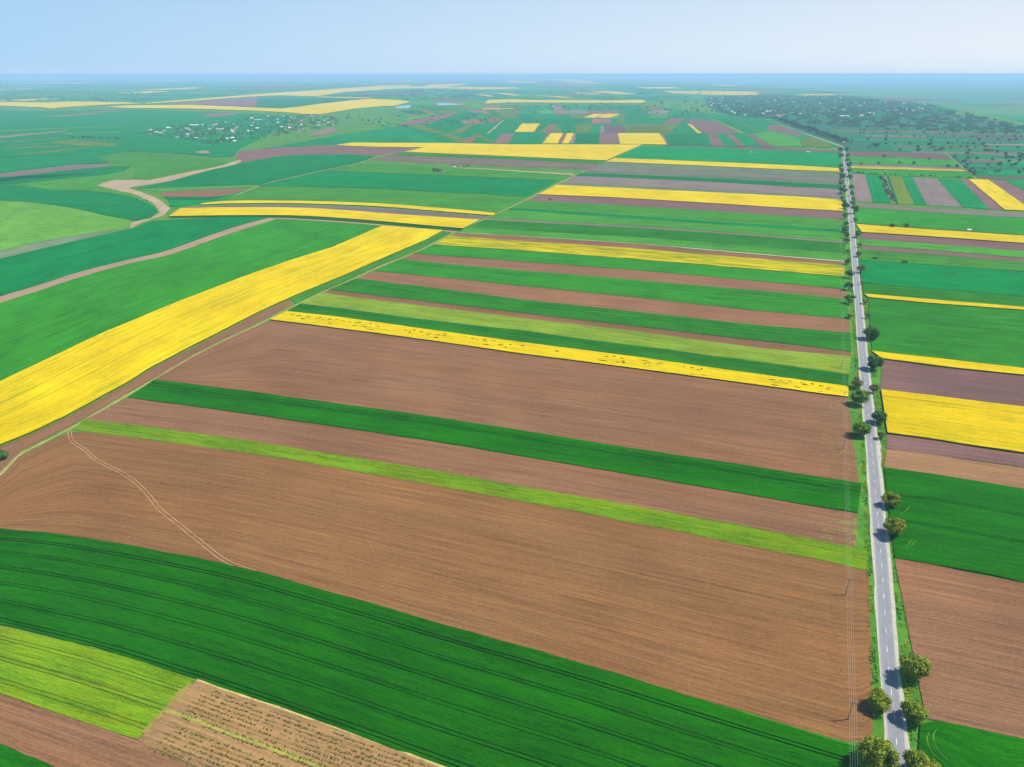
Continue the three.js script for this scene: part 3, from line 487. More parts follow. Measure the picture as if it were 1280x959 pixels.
far('pale green plot right of the blue purple block', 'olive', [[783, 157], [800, 156], [832, 157], [840, 166], [786, 166.3]], 0.5);
far('teal plot left of the blue purple block', 'teal', [[740, 157], [750.6, 157], [749.5, 166.5], [737, 166.5]], 1.05);
far('dark teal plot beside the yellow square', 'teal', [[677, 155], [686, 155.5], [673, 166], [668, 166]], 0.8);
far('dark teal small plot in the middle of the mosaic', 'teal', [[704, 156.5], [718, 156.5], [713, 166], [701, 166]], 0.82);
far('purple plot bent towards the wider leaning yellow plot', 'soilpurple', [[687, 156], [695, 156], [691, 165], [683, 172], [676, 179.6], [674, 179.6], [681, 169]], 1.25);
far('long dark teal bar behind the yellow square', 'teal', [[656, 148.5], [714, 148.3], [711, 154.5], [654, 154.5]], 0.85);
far('dark teal bar right of a pale lane', 'teal', [[716, 148.3], [730, 148.3], [727, 154.5], [712.5, 154.5]], 0.75);
far('pale yellow pair of far plots, left one', 'rape', [[742, 142.6], [755, 142.6], [744, 147.6], [729, 147.6]], 0.95);
far('pale yellow pair of far plots, right one', 'rape', [[757, 142.6], [776, 142.6], [763, 147.6], [746, 147.6]], 0.92);
far('small purple plot under the pale yellow pair', 'soilpurple', [[750, 148.8], [764, 148.8], [765, 155], [748, 155]], 1.3);
far('long pale yellow field before the blue far plain', 'rape', [[610, 125], [640, 124.4], [661, 125.2], [715, 125.6], [757, 126], [800, 124.9], [807, 126.5], [804, 128.8], [740, 128.6], [640, 128.2], [606, 129.8]], 0.98);
far('thin yellow thread below the long pale yellow field', 'rape', [[602, 136.2], [640, 135.4], [641, 136.4], [603, 137.4]], 0.85);
far('purple curved strip in front of the pond', 'soilpurple', [[495, 156], [520, 151], [545, 145], [572, 140.3], [562, 146], [545, 151], [512, 157]], 1.35);
far('dark teal curved field right of the purple curved strip', 'teal', [[552, 150.3], [575, 142.4], [605, 140], [592, 149], [567, 153]], 0.85);
far('light green wedge left of the purple curved strip', 'wheatlight', [[497, 150], [520, 145.5], [545, 141], [530, 147], [505, 151.5]], 1.2);
far('brown plot between teal plots behind the pale lane', 'soil', [[605, 154], [614, 147.6], [629, 147.6], [617, 154]], 0.95);
far('brown triangle touching the far wide yellow field', 'soil', [[574, 179], [584, 173], [597, 170], [590, 179.3]], 0.95);
far('purple slanting plot touching the far wide yellow field', 'soilpurple', [[616, 179.6], [628, 167.5], [644, 167], [634, 180]], 1.35);
far('olive slanting plot in the green part of the mosaic', 'olive', [[561, 167.6], [584, 156], [593, 156], [575, 167.2]], 0.6);
far('teal plot beside the purple slanting plot', 'teal', [[648, 168], [684, 168], [675, 180], [636, 180]], 0.95);
far('teal field left of the mosaic under the village trees', 'teal', [[420, 170], [470, 163], [520, 158.5], [500, 172], [480, 178], [430, 178.3]], 1.05);
far('pale lane slanting through the far mosaic', 'soilpale', [[608, 167.6], [628, 150.5], [630, 150.5], [611, 167.6]], 1.1, 'field_path');
far('big purple slanting plot by the road to the far village', 'soilpurple', [[856, 150], [877, 149], [895, 152.5], [925, 167.3], [881, 167.3]], 1.1);
far('small yellow slanting plot', 'rape', [[859, 155.6], [864, 155.6], [877.5, 167.2], [872, 167.2]], 0.85);
far('pale olive slanting sliver', 'olive', [[890, 149], [893, 149], [933, 167.3], [925.5, 167.3]], 0.8);
far('teal slanting plot beside the pale olive sliver', 'teal', [[894, 149.2], [918, 150.5], [957, 167.3], [934, 167.3]], 0.9);
far('pale slanting sliver among teal plots', 'olive', [[924, 154], [927, 154], [957.5, 167.3], [954, 167.3]], 0.6);
far('purple slanting plot in the lower row, broadest', 'soilpurple', [[885, 168.6], [896, 168.6], [905, 182.8], [890, 182.4]], 1.2);
far('purple slanting plot in the lower row, between greens', 'soilpurple', [[906, 168.6], [915, 168.6], [932, 183.6], [924, 183.4]], 1.2);
far('purple slanting plot in the lower row, next to the road', 'soilpurple', [[932, 168.2], [939, 168.2], [966, 184], [955, 184]], 1.05);
far('purple slanting field along the road to the far village', 'soilpurple', [[958, 158], [973, 156.4], [1008, 170.2], [998, 170.6], [960, 163]], 1.2);
far('olive green triangle where the road bends', 'olive', [[1004, 172.5], [1015, 171.3], [1042, 182], [1036, 185], [1000, 183]], 0.55);
far('bright green field beside the road to the far village', 'wheatlight', [[940, 168.5], [960, 164], [998, 171.2], [1003, 183.5], [968, 184]], 1.1);
far('teal field below the far village', 'teal', [[921, 148.4], [950, 148.8], [962, 153], [972, 156.2], [957, 157.6], [930, 153]], 0.9);
far('green part of the left plain behind the gully', 'teal', [[-120, 137], [60, 139], [160, 137], [300, 142], [380, 146], [300, 186], [290, 196], [272, 196.8], [230, 192.4], [160, 189.5], [120, 196], [136, 204.4], [94, 205.5], [0, 216.4], [-120, 230]], 0.95);
far('grey purple strip near the left yellow band', 'soilpurple', [[52, 145], [90, 142.4], [130, 138.4], [158, 138], [120, 142.6], [90, 146], [66, 146]], 1.45);
far('grey purple strip above the hillside village', 'soilpurple', [[248, 145], [262, 142.6], [300, 141], [286, 144.4], [266, 146.4]], 1.45);
far('pale strip on the left plain', 'soilpale', [[-100, 182], [0, 170.5], [84, 163.2], [84, 164.4], [0, 173], [-100, 185]], 0.7, 'field_path');
far('light green strip below the pale strip on the left plain', 'olive', [[12, 177], [76, 172.2], [80, 173], [14, 178.2]], 0.6);
far('light olive field beneath the row of bushes on the left plain', 'olive', [[62, 177.5], [90, 175], [144, 180], [150, 183], [110, 183], [80, 181]], 0.62);
far('olive green thread on the left plain', 'olive', [[18, 193], [60, 189.3], [110, 184.2], [114, 185], [64, 191], [20, 194]], 0.6);
far('pale earth patch below the hillside village', 'soilpale', [[243, 190.6], [256, 188.6], [264, 190], [262, 192], [250, 192]], 1.0);
far('pale earth field at the end of the hillside village', 'soilpale', [[384, 171], [396, 165], [410, 160.3], [421, 160], [418, 165], [404, 169]], 0.7);
{ // faint streaks of other crops on the left plain
  const r = rng(57);
  for (let k = 0; k < 46; k++) {
    const y = 138 + 62 * Math.pow(r(), 0.9), x0 = -60 + 330 * r(), w = 50 + 130 * r(), t = (0.8 + (y - 135) / 22 * r()), rise = w * (0.02 + 0.05 * r()), kind = ['wheatlight', 'teal', 'teal', 'olive', 'teal', 'teal'][Math.floor(r() * 6)];
    if (x0 + w > 165 && y > 140 || x0 + w > 110 && y > 182) continue;
    patch('faint_plot', 'faint narrow streak of another crop on the green left plain', kind, [[x0, y], [x0 + w, y - rise], [x0 + w * 1.02, y - rise + t * 0.6], [x0 - 3, y + t]], { tint: kind === 'olive' || kind === 'fallow' ? 0.6 : 0.75 + 0.4 * r(), group: 'faint streaks on the left plain', h: 0.25, step: 60 });
  }
}
// far yellow fields beyond the villages
far('long pale yellow band rising towards the horizon', 'rape', [[182, 129], [250, 123.5], [320, 118], [407, 112], [480, 107], [511, 106.3], [513, 107.8], [527, 108.3], [537, 106], [580, 104.4], [585, 105.3], [560, 108.6], [600, 109], [640, 111.4], [600, 112], [557, 110.6], [500, 110.8], [480, 112], [430, 115.4], [400, 120], [384, 120.5], [350, 119.3], [320, 120.6], [250, 125.5], [182, 130]]);
far('wide yellow band behind the hillside village', 'rape', [[132, 134], [160, 131.8], [240, 131.3], [320, 135], [352, 136], [380, 133], [400, 130], [416, 128.5], [440, 125.5], [464, 123.8], [500, 125.5], [513, 127.6], [492, 132.6], [480, 132.7], [445, 135.8], [400, 143.3], [380, 143], [360, 141], [320, 138.7], [235, 136], [160, 135.4]]);
far('yellow band at the left edge of the far plain', 'rape', [[-120, 127], [0, 128], [60, 128.6], [90, 127], [160, 128.4], [180, 129.4], [130, 131.2], [90, 133.6], [62, 135.8], [50, 134.4], [0, 132.4], [-120, 131]]);
far('thin yellow thread crossing the wide yellow band', 'rape', [[395, 120.9], [430, 121.6], [464, 122.4], [464, 123.3], [430, 122.8], [395, 121.8]], 0.9);
far('purple field between two far yellow bands', 'soilpurple', [[200, 130], [250, 126.5], [310, 122.5], [345, 121], [330, 126], [318, 133.5], [240, 130.7]], 1.35);
far('dark teal field between two far yellow bands', 'teal', [[322, 122.5], [394, 122.2], [430, 123.4], [450, 123.5], [414, 128], [400, 129.5], [380, 132.5], [352, 135.4], [320, 134]], 0.8);
far('pale stubble line close to the horizon on the left', 'soilpale', [[-150, 99.4], [0, 99], [100, 98], [160, 97.4], [165, 97.8], [100, 99], [0, 101], [-150, 101.4]], 1.7);
far('pale yellow field near the horizon on the left', 'rape', [[169, 112.6], [200, 111], [240, 109.2], [258, 109.8], [240, 111.3], [200, 113]], 0.9);
far('small pale yellow sliver right of the far hamlet', 'rape', [[592, 118.4], [600, 118], [620, 120.6], [612, 121]], 0.95);
far('pale yellow sliver above the long pale yellow field', 'rape', [[620, 116.8], [630, 116.4], [652, 119.4], [640, 119.6]], 0.95);
far('pale yellow thread above the long pale yellow field', 'rape', [[662, 119.3], [700, 120.6], [716, 122.4], [705, 122.8], [690, 121.4]], 0.9);
far('pale yellow sliver on the blue far plain', 'rape', [[713, 115.4], [735, 116.2], [752, 117.8], [742, 118.2], [722, 117]], 0.9);
far('pale yellow lens on the blue far plain', 'rape', [[738, 114.8], [752, 113.9], [770, 114.4], [797, 117.8], [775, 118.2], [752, 116.6]], 0.9);
far('cream field near the horizon, broad one', 'rape', [[659, 98.4], [690, 98], [715, 98.6], [735, 101.5], [757, 104.4], [740, 104.8], [712, 103.4], [696, 100.8]], 0.9);
far('cream field near the horizon, small one', 'rape', [[628, 101], [640, 100.4], [676, 101.8], [668, 103.2], [640, 103.6]], 0.9);
far('pale thread near the horizon', 'rape', [[700, 104.6], [720, 105.6], [744, 106.5], [735, 107.3], [716, 106.5]], 0.75);
far('long cream lens before the far village', 'rape', [[829, 114], [875, 113.8], [954, 115], [945, 116], [950, 118.6], [920, 119.2], [880, 118.6], [840, 116.8]], 0.9);
far('pale thread beyond the long cream lens', 'rape', [[887, 105.5], [905, 106], [925, 107.4], [915, 108.2], [897, 107.2]], 0.8);
far('pale strip behind the far village', 'rape', [[994, 118.5], [1015, 117.6], [1045, 117.8], [1040, 119.4], [1005, 120]], 0.8);
{ // water of the pond by the far hamlet
  const m = mat('water', [0.05, 0.09, 0.11], null, 0.06); const o = patch('pond', 'small pale blue pond in front of the far hamlet', 'bare', [[545, 129.2], [556, 129], [580, 130.4], [570, 131.6], [548, 132.2]], { h: 0.4, step: 60, category: 'pond' }); o.material = m;
  const o2 = patch('pond', 'small pale blue pond at the tip of the wide yellow band', 'bare', [[495, 133], [514, 131.8], [512, 135.6], [495, 136]], { h: 0.4, step: 60, category: 'pond' }); o2.material = m;
}
{ // the far plain: a patchwork of fields, kilometres of it, too far to tell one from the next
  const B_ = new Buf(), r = rng(9);
  const cols = ['teal', 'teal', 'wheatmid', 'wheatlight', 'soilpurple', 'teal', 'wheatmid', 'teal', 'rape'].map((c) => CROPS[c][0].map((v) => v * 0.62));
  const sector = (d) => d * 0.95;
  for (let d = 4300; d < 60000;) {
    const depth = 140 + d * 0.05 * (0.5 + r()) + (d > 9000 ? d * 0.03 : 0);
    for (let x = -sector(d); x < sector(d);) {
      const w = (250 + d * 0.09 * r()) * (0.6 + r()), a = 0.28 * (r() - 0.5);
      const px = PW / 2 + FOCAL * x / (d * CP + ALT * SP), clear = (d < 6200 && px > 430 && px < 1240) || (d < 5400 && px < 440);
      const c = cols[r() < 0.05 && height(x, -d) > -1 ? 8 : Math.floor(r() * 8)], k = 0.75 + 0.5 * r();
      if (!clear && r() < 0.8) {
        const y = 0.04 + 0.4 * r(), q = [[x, d], [x + w * 0.96, d + a * w], [x + w * 0.96 + depth * a, d + depth * 0.93 + a * w], [x + depth * a, d + depth * 0.93]].map(([X, D]) => B_.v(X, height(X, -D) + y, -D, X / TU / 6, D / TV / 6, c.map((v) => v * k)));
        B_.top.push(q[0], q[1], q[2], q[0], q[2], q[3]);
      }
      x += w;
    }
    d += depth;
  }
  const m = mat('farmland', [1, 1, 1], 'crop'); m.vertexColors = true;
  tag(B_.mesh([m]), 'distant_farmland', 'patchwork of countless far fields on the plain below the horizon', 'farmland', null, 'structure');
}

// ---------------------------------------------------------------- tracks and the road
const trackMat = mat('track', [0.33, 0.25, 0.12], 'gravel'), ringMat = mat('trackgrass', [0.13, 0.20, 0.03], 'grass');
{
  const P = smooth(G(T), 420);
  const grass = ribbonMesh(P, 4.2, 0.016, ringMat, 120, 120, 0.7); tag(grass, 'track_verge', 'grassy edge of the long diagonal dirt track', 'grass verge', null, 'structure');
  const o = ribbonMesh(P, (s) => 1.0 + 0.9 * vnoise(s / 40, 2, 8), 0.024, trackMat, 40, 40, 0.35); tag(o, 'dirt_track', 'pale dirt track running diagonally between the left and middle fields', 'track', null, 'structure');
  const Q = smooth(G([[495, 190.6], [470, 197], [446, 204.8], [403, 213.6], [360, 223.3], [329, 231], [290, 246], [262, 253]]), 60);
  tag(ribbonMesh(Q, 3.5, 0.62, trackMat, 40, 40, 0.5), 'field_path', 'pale diagonal path between two teal fields', 'path', null, 'structure');
  const R2 = smooth(G([[1181, 191], [1198, 205], [1210, 215], [1222, 225]]), 30);
  tag(ribbonMesh(R2, 4, 0.75, mat('pathgreen', [0.16, 0.24, 0.06], 'grass'), 40, 40, 0.5), 'field_path', 'green path slanting along the edge of the scrubland', 'path', null, 'structure');
  const R3 = smooth(G([[573, 291.4], [651, 295.9], [800, 305.4], [880, 312.4], [940, 317.6], [1056, 327.6]]), 90);
  tag(ribbonMesh(R3, (s) => 1.2 + (s > 330 ? 2.2 : 0.4), 0.66, mat('sandpath', [0.5, 0.41, 0.28], 'gravel'), 40, 40, 0.3), 'field_path', 'pale sandy field path widening towards the road above a thin brown strip', 'path', null, 'structure');
  // ruts across the big ploughed field
  const C = smooth(G([[86, 537.5], [90, 551], [105, 562], [122, 576], [150, 590], [172, 605], [190, 625], [200, 637], [225, 657], [250, 677], [277, 698], [296, 707.5], [318, 714.6]]), 150);
  const rut = mat('rut', [0.37, 0.23, 0.125], 'gravel');
  for (const s of [-1, 1]) tag(ribbonMesh(C, 0.38, 0.085, rut, 30, 30, 0.1, s * 0.95), 'tyre_rut', 'pale tyre rut of the winding pair across the largest brown field', 'tyre rut', 'pair of tyre ruts', 'structure');
  // the grass lane inside the vineyard
  const L = smooth(G([[208, 889], [260, 907], [310, 926], [350, 940], [392, 956], [470, 986]]), 50);
  tag(ribbonMesh(L, 1.6, 0.30, mat('lane', [0.25, 0.25, 0.06], 'grass'), 30, 30, 0.35), 'grass_lane', 'yellowish grass lane through the young vineyard', 'lane', null, 'structure');
  const E = smooth(G([[246, 850.6], [330, 879], [420, 909.6], [543, 955], [640, 990]]), 60);
  tag(ribbonMesh(E, 1.0, 0.31, mat('laneedge', [0.40, 0.34, 0.12], 'grass'), 30, 30, 0.3), 'grass_lane', 'pale dry grass edge between the dark wheat and the vineyard', 'lane', null, 'structure');
  // turning tracks in the two green fields by the road trees
  const turn = mat('turn', [0.09, 0.2, 0.02], 'gravel');
  tag(ribbonMesh(smooth(G([[238, 856], [222, 872], [204, 891], [190, 905], [180, 917]]), 24), (s) => 1.6 + 1.5 * vnoise(s / 6, 1, 5), 0.345, mat('headland', [0.24, 0.19, 0.05], 'gravel'), 20, 20, 0.5), 'bare_headland', 'trampled brown headland at the end of the lime green corner crop', 'headland', null, 'structure');
  for (const [k, pts] of [[0, [[1170, 914], [1166, 921], [1168, 932], [1175, 943], [1184, 953]]], [0, [[1161, 918], [1158, 925], [1161, 936], [1168, 948]]], [1, [[1137, 635], [1131, 641], [1126, 645]]], [1, [[1140, 676], [1134, 683], [1127, 688]]], [1, [[1144, 677], [1139, 684], [1132, 689]]]])
    tag(ribbonMesh(smooth(G(pts), 16), 0.3, k ? 0.98 : 0.93, turn, 20, 20, 0.1), 'tyre_rut', k ? 'short curved wheel mark in the green field below the tan strip' : 'curved wheel mark in the dark green corner field', 'tyre rut', k ? 'wheel marks below the tan strip' : 'wheel marks in the corner field', 'structure');
}
const ROAD = [[1155, 1150], [1135, 1040], [1122.5, 946], [1118.5, 900], [1111, 835], [1106.5, 770], [1102.3, 705], [1098, 655], [1093.5, 600], [1089.5, 556], [1085.5, 515], [1081, 470], [1077.3, 430], [1074, 390], [1070, 343], [1067.3, 313], [1064.3, 280], [1061.3, 250], [1058.6, 225], [1056.4, 205], [1054.6, 190]];
const roadP = smooth(G([...ROAD, [1053.6, 184.5], [1050, 182], [1040, 178.6], [1016, 170.4], [979, 157.3], [962, 151.4], [957, 147], [960, 141]]), 560);
{
  const shoulder = ribbonMesh(roadP, (s) => 7.6 + 0.9 * vnoise(s / 25, 1, 3), 0.014, mat('gravel', [0.40, 0.37, 0.31], 'gravel'), 20, 20, 0.35, 0.25);
  tag(shoulder, 'road_shoulder', 'pale gravel shoulder on both sides of the asphalt road', 'road shoulder', null, 'structure');
  const lay = G([[1097.5, 545], [1101.5, 556], [1102.5, 572], [1099.5, 590], [1096, 600], [1093.6, 575], [1091, 550]]);
  const B_ = new Buf(); lay.forEach(([x, z]) => B_.v(x, 0.02, z, x / 20, z / 20)); B_.top = THREE.ShapeUtils.triangulateShape(lay.map(([x, z]) => new THREE.Vector2(x, z)), []).flat().reverse();
  tag(B_.mesh([mats.gravel]), 'gravel_layby', 'pale gravel lay-by widening the road beside the tan soil strip', 'lay-by', null, 'structure');
  const road = ribbonMesh(roadP, 5.9, 0.034, mat('asphalt', [0.205, 0.205, 0.21], 'asphalt', 0.85), 64, 8);
  tag(road, 'road', 'straight grey asphalt country road with dashed white centre line', 'road', null, 'structure');
  const white = mat('paint', [0.5, 0.5, 0.48], null, 0.7);
  for (const s of [-1, 1]) { const e = ribbonMesh(roadP, 0.12, 0.040, mat('oldpaint', [0.36, 0.36, 0.35], null, 0.8), 1, 1, 0, s * 2.72); e.name = 'edge_line'; road.add(e); }
  const g = new THREE.BufferGeometry(); g.setAttribute('position', new THREE.Float32BufferAttribute([-0.085, 0, -1.6, 0.085, 0, -1.6, 0.085, 0, 1.6, -0.085, 0, 1.6], 3)); g.setIndex([0, 3, 1, 1, 3, 2]); g.computeVertexNormals();
  let s = 0, next = 2;
  for (let i = 1; i < roadP.length; i++) {
    const [ax, az] = roadP[i - 1], [bx, bz] = roadP[i], d = Math.hypot(bx - ax, bz - az);
    while (next < s + d && next < 1100) { const f = (next - s) / d, m = shade(new THREE.Mesh(g, white)); m.name = 'centre_dash'; m.position.set(ax + (bx - ax) * f, 0.041, az + (bz - az) * f); m.rotation.y = Math.atan2(bx - ax, bz - az); road.add(m); next += 11.8; }
    s += d;
  }
}
// ---------------------------------------------------------------- trees
function leafCloud(seed, { h, r, clear = 0.22, blobs = 24, leaves = 3000, size = 0.4, colors, squash = 0.9, hollow = 0.55 }) {
  const R = rng(seed), p = [], nrm = [], col = [], idx = [];
  const ch = h * (1 - clear), cy = h * clear + ch * 0.5, B = [];
  for (let k = 0; k < blobs; k++) {
    const th = R() * 2 * Math.PI, cz = R() * 1.9 - 0.9, q = Math.sqrt(1 - Math.min(1, cz * cz)), d = hollow + (0.95 - hollow) * R();
    B.push([Math.cos(th) * q * r * d * 0.86, cy + cz * ch * 0.42 * d, Math.sin(th) * q * r * d * 0.86, r * (0.24 + 0.22 * R()), R()]);
  }
  for (let k = 0; k < leaves; k++) {
    const b = B[k % blobs]; let x, y, z, l; do { x = R() * 2 - 1; y = R() * 2 - 1; z = R() * 2 - 1; l = Math.hypot(x, y, z); } while (l > 1 || l < 0.25);
    const px = b[0] + x * b[3], py = b[1] + y * b[3] * squash, pz = b[2] + z * b[3];
    const n = new THREE.Vector3(x / l + (R() - 0.5) * 1.3, y / l + (R() - 0.5) * 1.3 + 0.25, z / l + (R() - 0.5) * 1.3).normalize();
    const u = new THREE.Vector3(R() - 0.5, R() - 0.5, R() - 0.5).cross(n).normalize(), v = new THREE.Vector3().crossVectors(n, u), s = size * (0.6 + 0.7 * R());
    const c = colors[Math.floor(R() * colors.length * 0.999)], kk = 0.8 + 0.4 * R(), o = p.length / 3;
    for (const [a, e] of [[-0.6, 0], [0, -0.42], [0.7, 0], [0, 0.42]]) { p.push(px + (u.x * a + v.x * e) * s, Math.max(0.1, py + (u.y * a + v.y * e) * s), pz + (u.z * a + v.z * e) * s); nrm.push(n.x, n.y, n.z); col.push(c[0] * kk, c[1] * kk, c[2] * kk); }
    idx.push(o, o + 1, o + 2, o, o + 2, o + 3);
  }
  const g = new THREE.BufferGeometry();
  g.setAttribute('position', new THREE.Float32BufferAttribute(p, 3)); g.setAttribute('normal', new THREE.Float32BufferAttribute(nrm, 3)); g.setAttribute('color', new THREE.Float32BufferAttribute(col, 3)); g.setIndex(idx);
  return [g, B];
}
function limb(a, c, r0, r1, sides = 6) {
  const A = new THREE.Vector3(...a), C = new THREE.Vector3(...c), d = C.clone().sub(A), g = new THREE.CylinderGeometry(r1, r0, d.length(), sides, 1, false);
  g.applyQuaternion(new THREE.Quaternion().setFromUnitVectors(new THREE.Vector3(0, 1, 0), d.normalize())); g.translate(...A.add(C).multiplyScalar(0.5).toArray());
  return g;
}
const leafMat = new THREE.MeshPhysicalMaterial({ vertexColors: true, roughness: 0.9, specularIntensity: 0.25, side: THREE.DoubleSide });
const barkMat = mat('bark', [0.10, 0.075, 0.05], null);
const PAL = {
  green: [[0.055, 0.13, 0.006], [0.075, 0.175, 0.010], [0.11, 0.22, 0.014], [0.15, 0.25, 0.02]],
  olive: [[0.09, 0.14, 0.006], [0.12, 0.17, 0.010], [0.16, 0.20, 0.012], [0.22, 0.225, 0.018]],
  dark: [[0.035, 0.095, 0.014], [0.045, 0.11, 0.016], [0.055, 0.13, 0.018], [0.07, 0.145, 0.02]],
  brown: [[0.085, 0.085, 0.015], [0.12, 0.11, 0.022], [0.15, 0.12, 0.035], [0.11, 0.14, 0.03]],
};
function makeTree(seed, o) {
  const t = new THREE.Group(), [g, B] = leafCloud(seed, o), th = o.h * (o.clear ?? 0.22), r0 = 0.028 * o.h;
  const parts = [limb([0, -0.05, 0], [0, th + o.h * 0.16, 0], r0, r0 * 0.6, 8)];
  for (let k = 0; k < Math.min(8, B.length); k++) parts.push(limb([0, th * (0.75 + 0.07 * k), 0], [B[k][0] * 0.8, B[k][1], B[k][2] * 0.8], r0 * 0.5, r0 * 0.14, 5));
  const trunk = new THREE.Mesh(mergeGeometries(parts), barkMat); trunk.name = 'trunk';
  const crown = new THREE.Mesh(g, leafMat); crown.name = 'crown';
  t.add(trunk, crown); return shade(t);
}
const KIND = {};
for (const [k, pal] of Object.entries(PAL)) {
  KIND[k] = { near: [1, 2, 3].map((s) => makeTree(s * 17 + k.length, { h: 9, r: 5, colors: pal, leaves: k === 'brown' ? 2600 : 8200, blobs: k === 'brown' ? 34 : 40, size: 0.46, clear: 0.15, hollow: 0.62 })), mid: [1, 2, 3].map((s) => makeTree(s * 31 + k.length, { h: 9, r: 5, colors: pal, leaves: k === 'brown' ? 420 : 1000, blobs: 18, size: 0.85, clear: 0.17 })), far: [1, 2, 3].map((s) => makeTree(s * 53 + k.length, { h: 9, r: 5, colors: pal, leaves: 150, blobs: 12, size: 2.0, clear: 0.14 })) };
}
const treeRand = rng(12);
// base pixel, crown width in pixels
function tree(px, py, wpx, kind, level, label, group, name = 'roadside_tree', category = 'tree', tall = 1) {
  const [x, z] = toGround(px, py), dist = -z * CP + ALT * SP, w = wpx * dist / FOCAL, s = w / 9.3;
  const o = KIND[kind][level][Math.floor(treeRand() * 3)].clone();
  o.position.set(x, height(x, z), z); o.rotation.y = treeRand() * 6.28; o.scale.set(s * (0.92 + 0.16 * treeRand()), s * tall * (0.9 + 0.2 * treeRand()), s * (0.92 + 0.16 * treeRand()));
  return tag(o, name, label, category, group);
}
for (const [x, y, w, k, label] of [
  [1139, 847, 35, 'olive', 'large olive green tree throwing a dark shadow onto the road beside brown soil'],
  [1097, 886, 27, 'olive', 'small olive tree on the power line side of the road, alone on the grass strip'],
  [1140, 900, 30, 'olive', 'olive tree beside the road just before the dark green corner field'],
  [1093, 960, 42, 'olive', 'biggest olive tree, on the power line side by the wide dark wheat field'],
  [1148, 970, 39, 'olive', 'broad olive tree by the road next to the curved turning tracks'],
  [1111, 633, 21, 'olive', 'round dark-hearted tree beside the dark green field, farther of two'],
  [1115, 669, 26, 'olive', 'round olive tree beside the dark green field, nearer of two'],
  [1088, 424, 18, 'dark', 'dark green tree beside the mottled green field'],
  [1092, 462, 19, 'dark', 'dark tree standing between the thin yellow strip and dark purple soil'],
  [1070, 485, 16, 'brown', 'thin brownish tree at the road end of the yellow strip with gaps'],
  [1073, 506, 20, 'green', 'bright green tree just below the yellow strip with gaps'],
  [1091, 491, 12, 'brown', 'sparse small tree at the top corner of the broad yellow field'],
  [1097, 529, 17, 'dark', 'dark tree at the road edge of the broad yellow field'],
  [1075, 545, 21, 'green', 'bright green tree by the broad brown field and power line'],
  [1101, 549, 10, 'brown', 'sparse small tree beside the gravel lay-by'],
]) tree(x, y, w, k, 'near', label);
// the rows of trees farther up the road, told apart by the strip that each stands beside
const LEFT = [[191, 'the road bend'], [211, 'the teal strip'], [216, 'the thin lemon yellow strip'], [228, 'the grey green strips'], [237, 'the thin dark teal strip'], [250, 'the greyish brown strip'], [265, 'the wide yellow strip'], [275, 'the purple brown strip'], [302, 'the light green strip'], [317, 'the deep green strip'], [332, 'the sandy path'], [347, 'the patchy yellow strip'], [362, 'the green strip'], [375, 'the pinkish brown strip'], [400, 'the second green strip']];
const RIGHT = [[196, 'the dark purple line'], [206, 'the green strip'], [217, 'the dull yellow strip'], [253, 'the grey brown upright plot'], [260, 'the grey purple lane'], [280, 'the green hedge field'], [291, 'the hedged yellow strip'], [308, 'the purple brown strip'], [326, 'the light green pole strip'], [356, 'the flat teal field'], [369, 'the deep green strip'], [440, 'the mottled green field']];
function rowTree(x, y, w, k, side, where) {
  const by = side.find(([t]) => y < t)[1], look = { dark: 'dark green', green: 'bright green', olive: 'olive green', brown: 'thin brownish' }[k];
  tree(x, y, w, k, 'mid', `${look} roadside tree beside ${by}, ${where}`, `${look} roadside trees beside ${by}`);
}
for (const [x, y, w, k] of [[1062, 398, 8, 'olive'], [1062, 380, 13, 'green'], [1060, 363, 11, 'dark'], [1060, 348, 10, 'dark'], [1059, 331, 8, 'dark'], [1056, 262, 9, 'dark'], [1056.5, 274, 8, 'green'], [1056.5, 283, 7, 'dark'], [1056, 291, 9, 'dark'], [1057, 298, 9, 'green'], [1058, 304, 7, 'dark'], [1053.6, 242, 10, 'dark'], [1052, 225, 9, 'dark'], [1051.5, 232, 7, 'dark'], [1051, 217, 7, 'green'], [1050.5, 210, 6, 'dark'], [1050.5, 198, 7, 'dark'], [1050, 191, 7, 'dark'], [1050, 244, 5, 'green'], [1052.5, 251, 7, 'green'], [1054, 256, 6, 'dark'], [1059, 317, 6, 'green']])
  rowTree(x, y, w, k, LEFT, 'power line side');
for (const [x, y, w, k] of [[1083, 398, 8, 'brown'], [1081, 380, 7, 'olive'], [1075, 341, 12, 'brown'], [1072.5, 321, 9, 'green'], [1071, 297, 10, 'dark'], [1067, 267, 10, 'dark'], [1069, 277, 6, 'green'], [1064.5, 245, 7, 'green'], [1063.5, 237, 7, 'dark'], [1061.5, 225, 7, 'dark'], [1061, 209, 7, 'dark'], [1058.6, 203, 6, 'green'], [1066, 257, 7, 'dark'], [1059, 197, 6, 'dark'], [1060, 217, 6, 'green'], [1066, 251, 5, 'dark'], [1073.5, 309, 6, 'olive'], [1077, 356, 5, 'olive'], [1058, 190, 6, 'dark']])
  rowTree(x, y, w, k, RIGHT, 'side away from the power line');
tree(688, 250.5, 4.5, 'dark', 'mid', 'lone dark bush on the purple brown strip', null, 'lone_bush', 'bush', 0.8);
for (const [x, y, w] of [[1115, 284.5, 7], [1131, 285, 8.5]]) tree(x, y, w, 'dark', 'mid', 'tall dark bush in the hedge along the yellow strip', 'tall bushes in the hedge', 'hedge_bush', 'bush', 0.8);
for (const [x, y, w] of [[1093.5, 324, 6], [1130, 329, 8]]) tree(x, y, w, 'dark', 'mid', 'dark bush on the light green strip with the utility poles', 'bushes by the utility poles', 'field_bush', 'bush', 0.55);
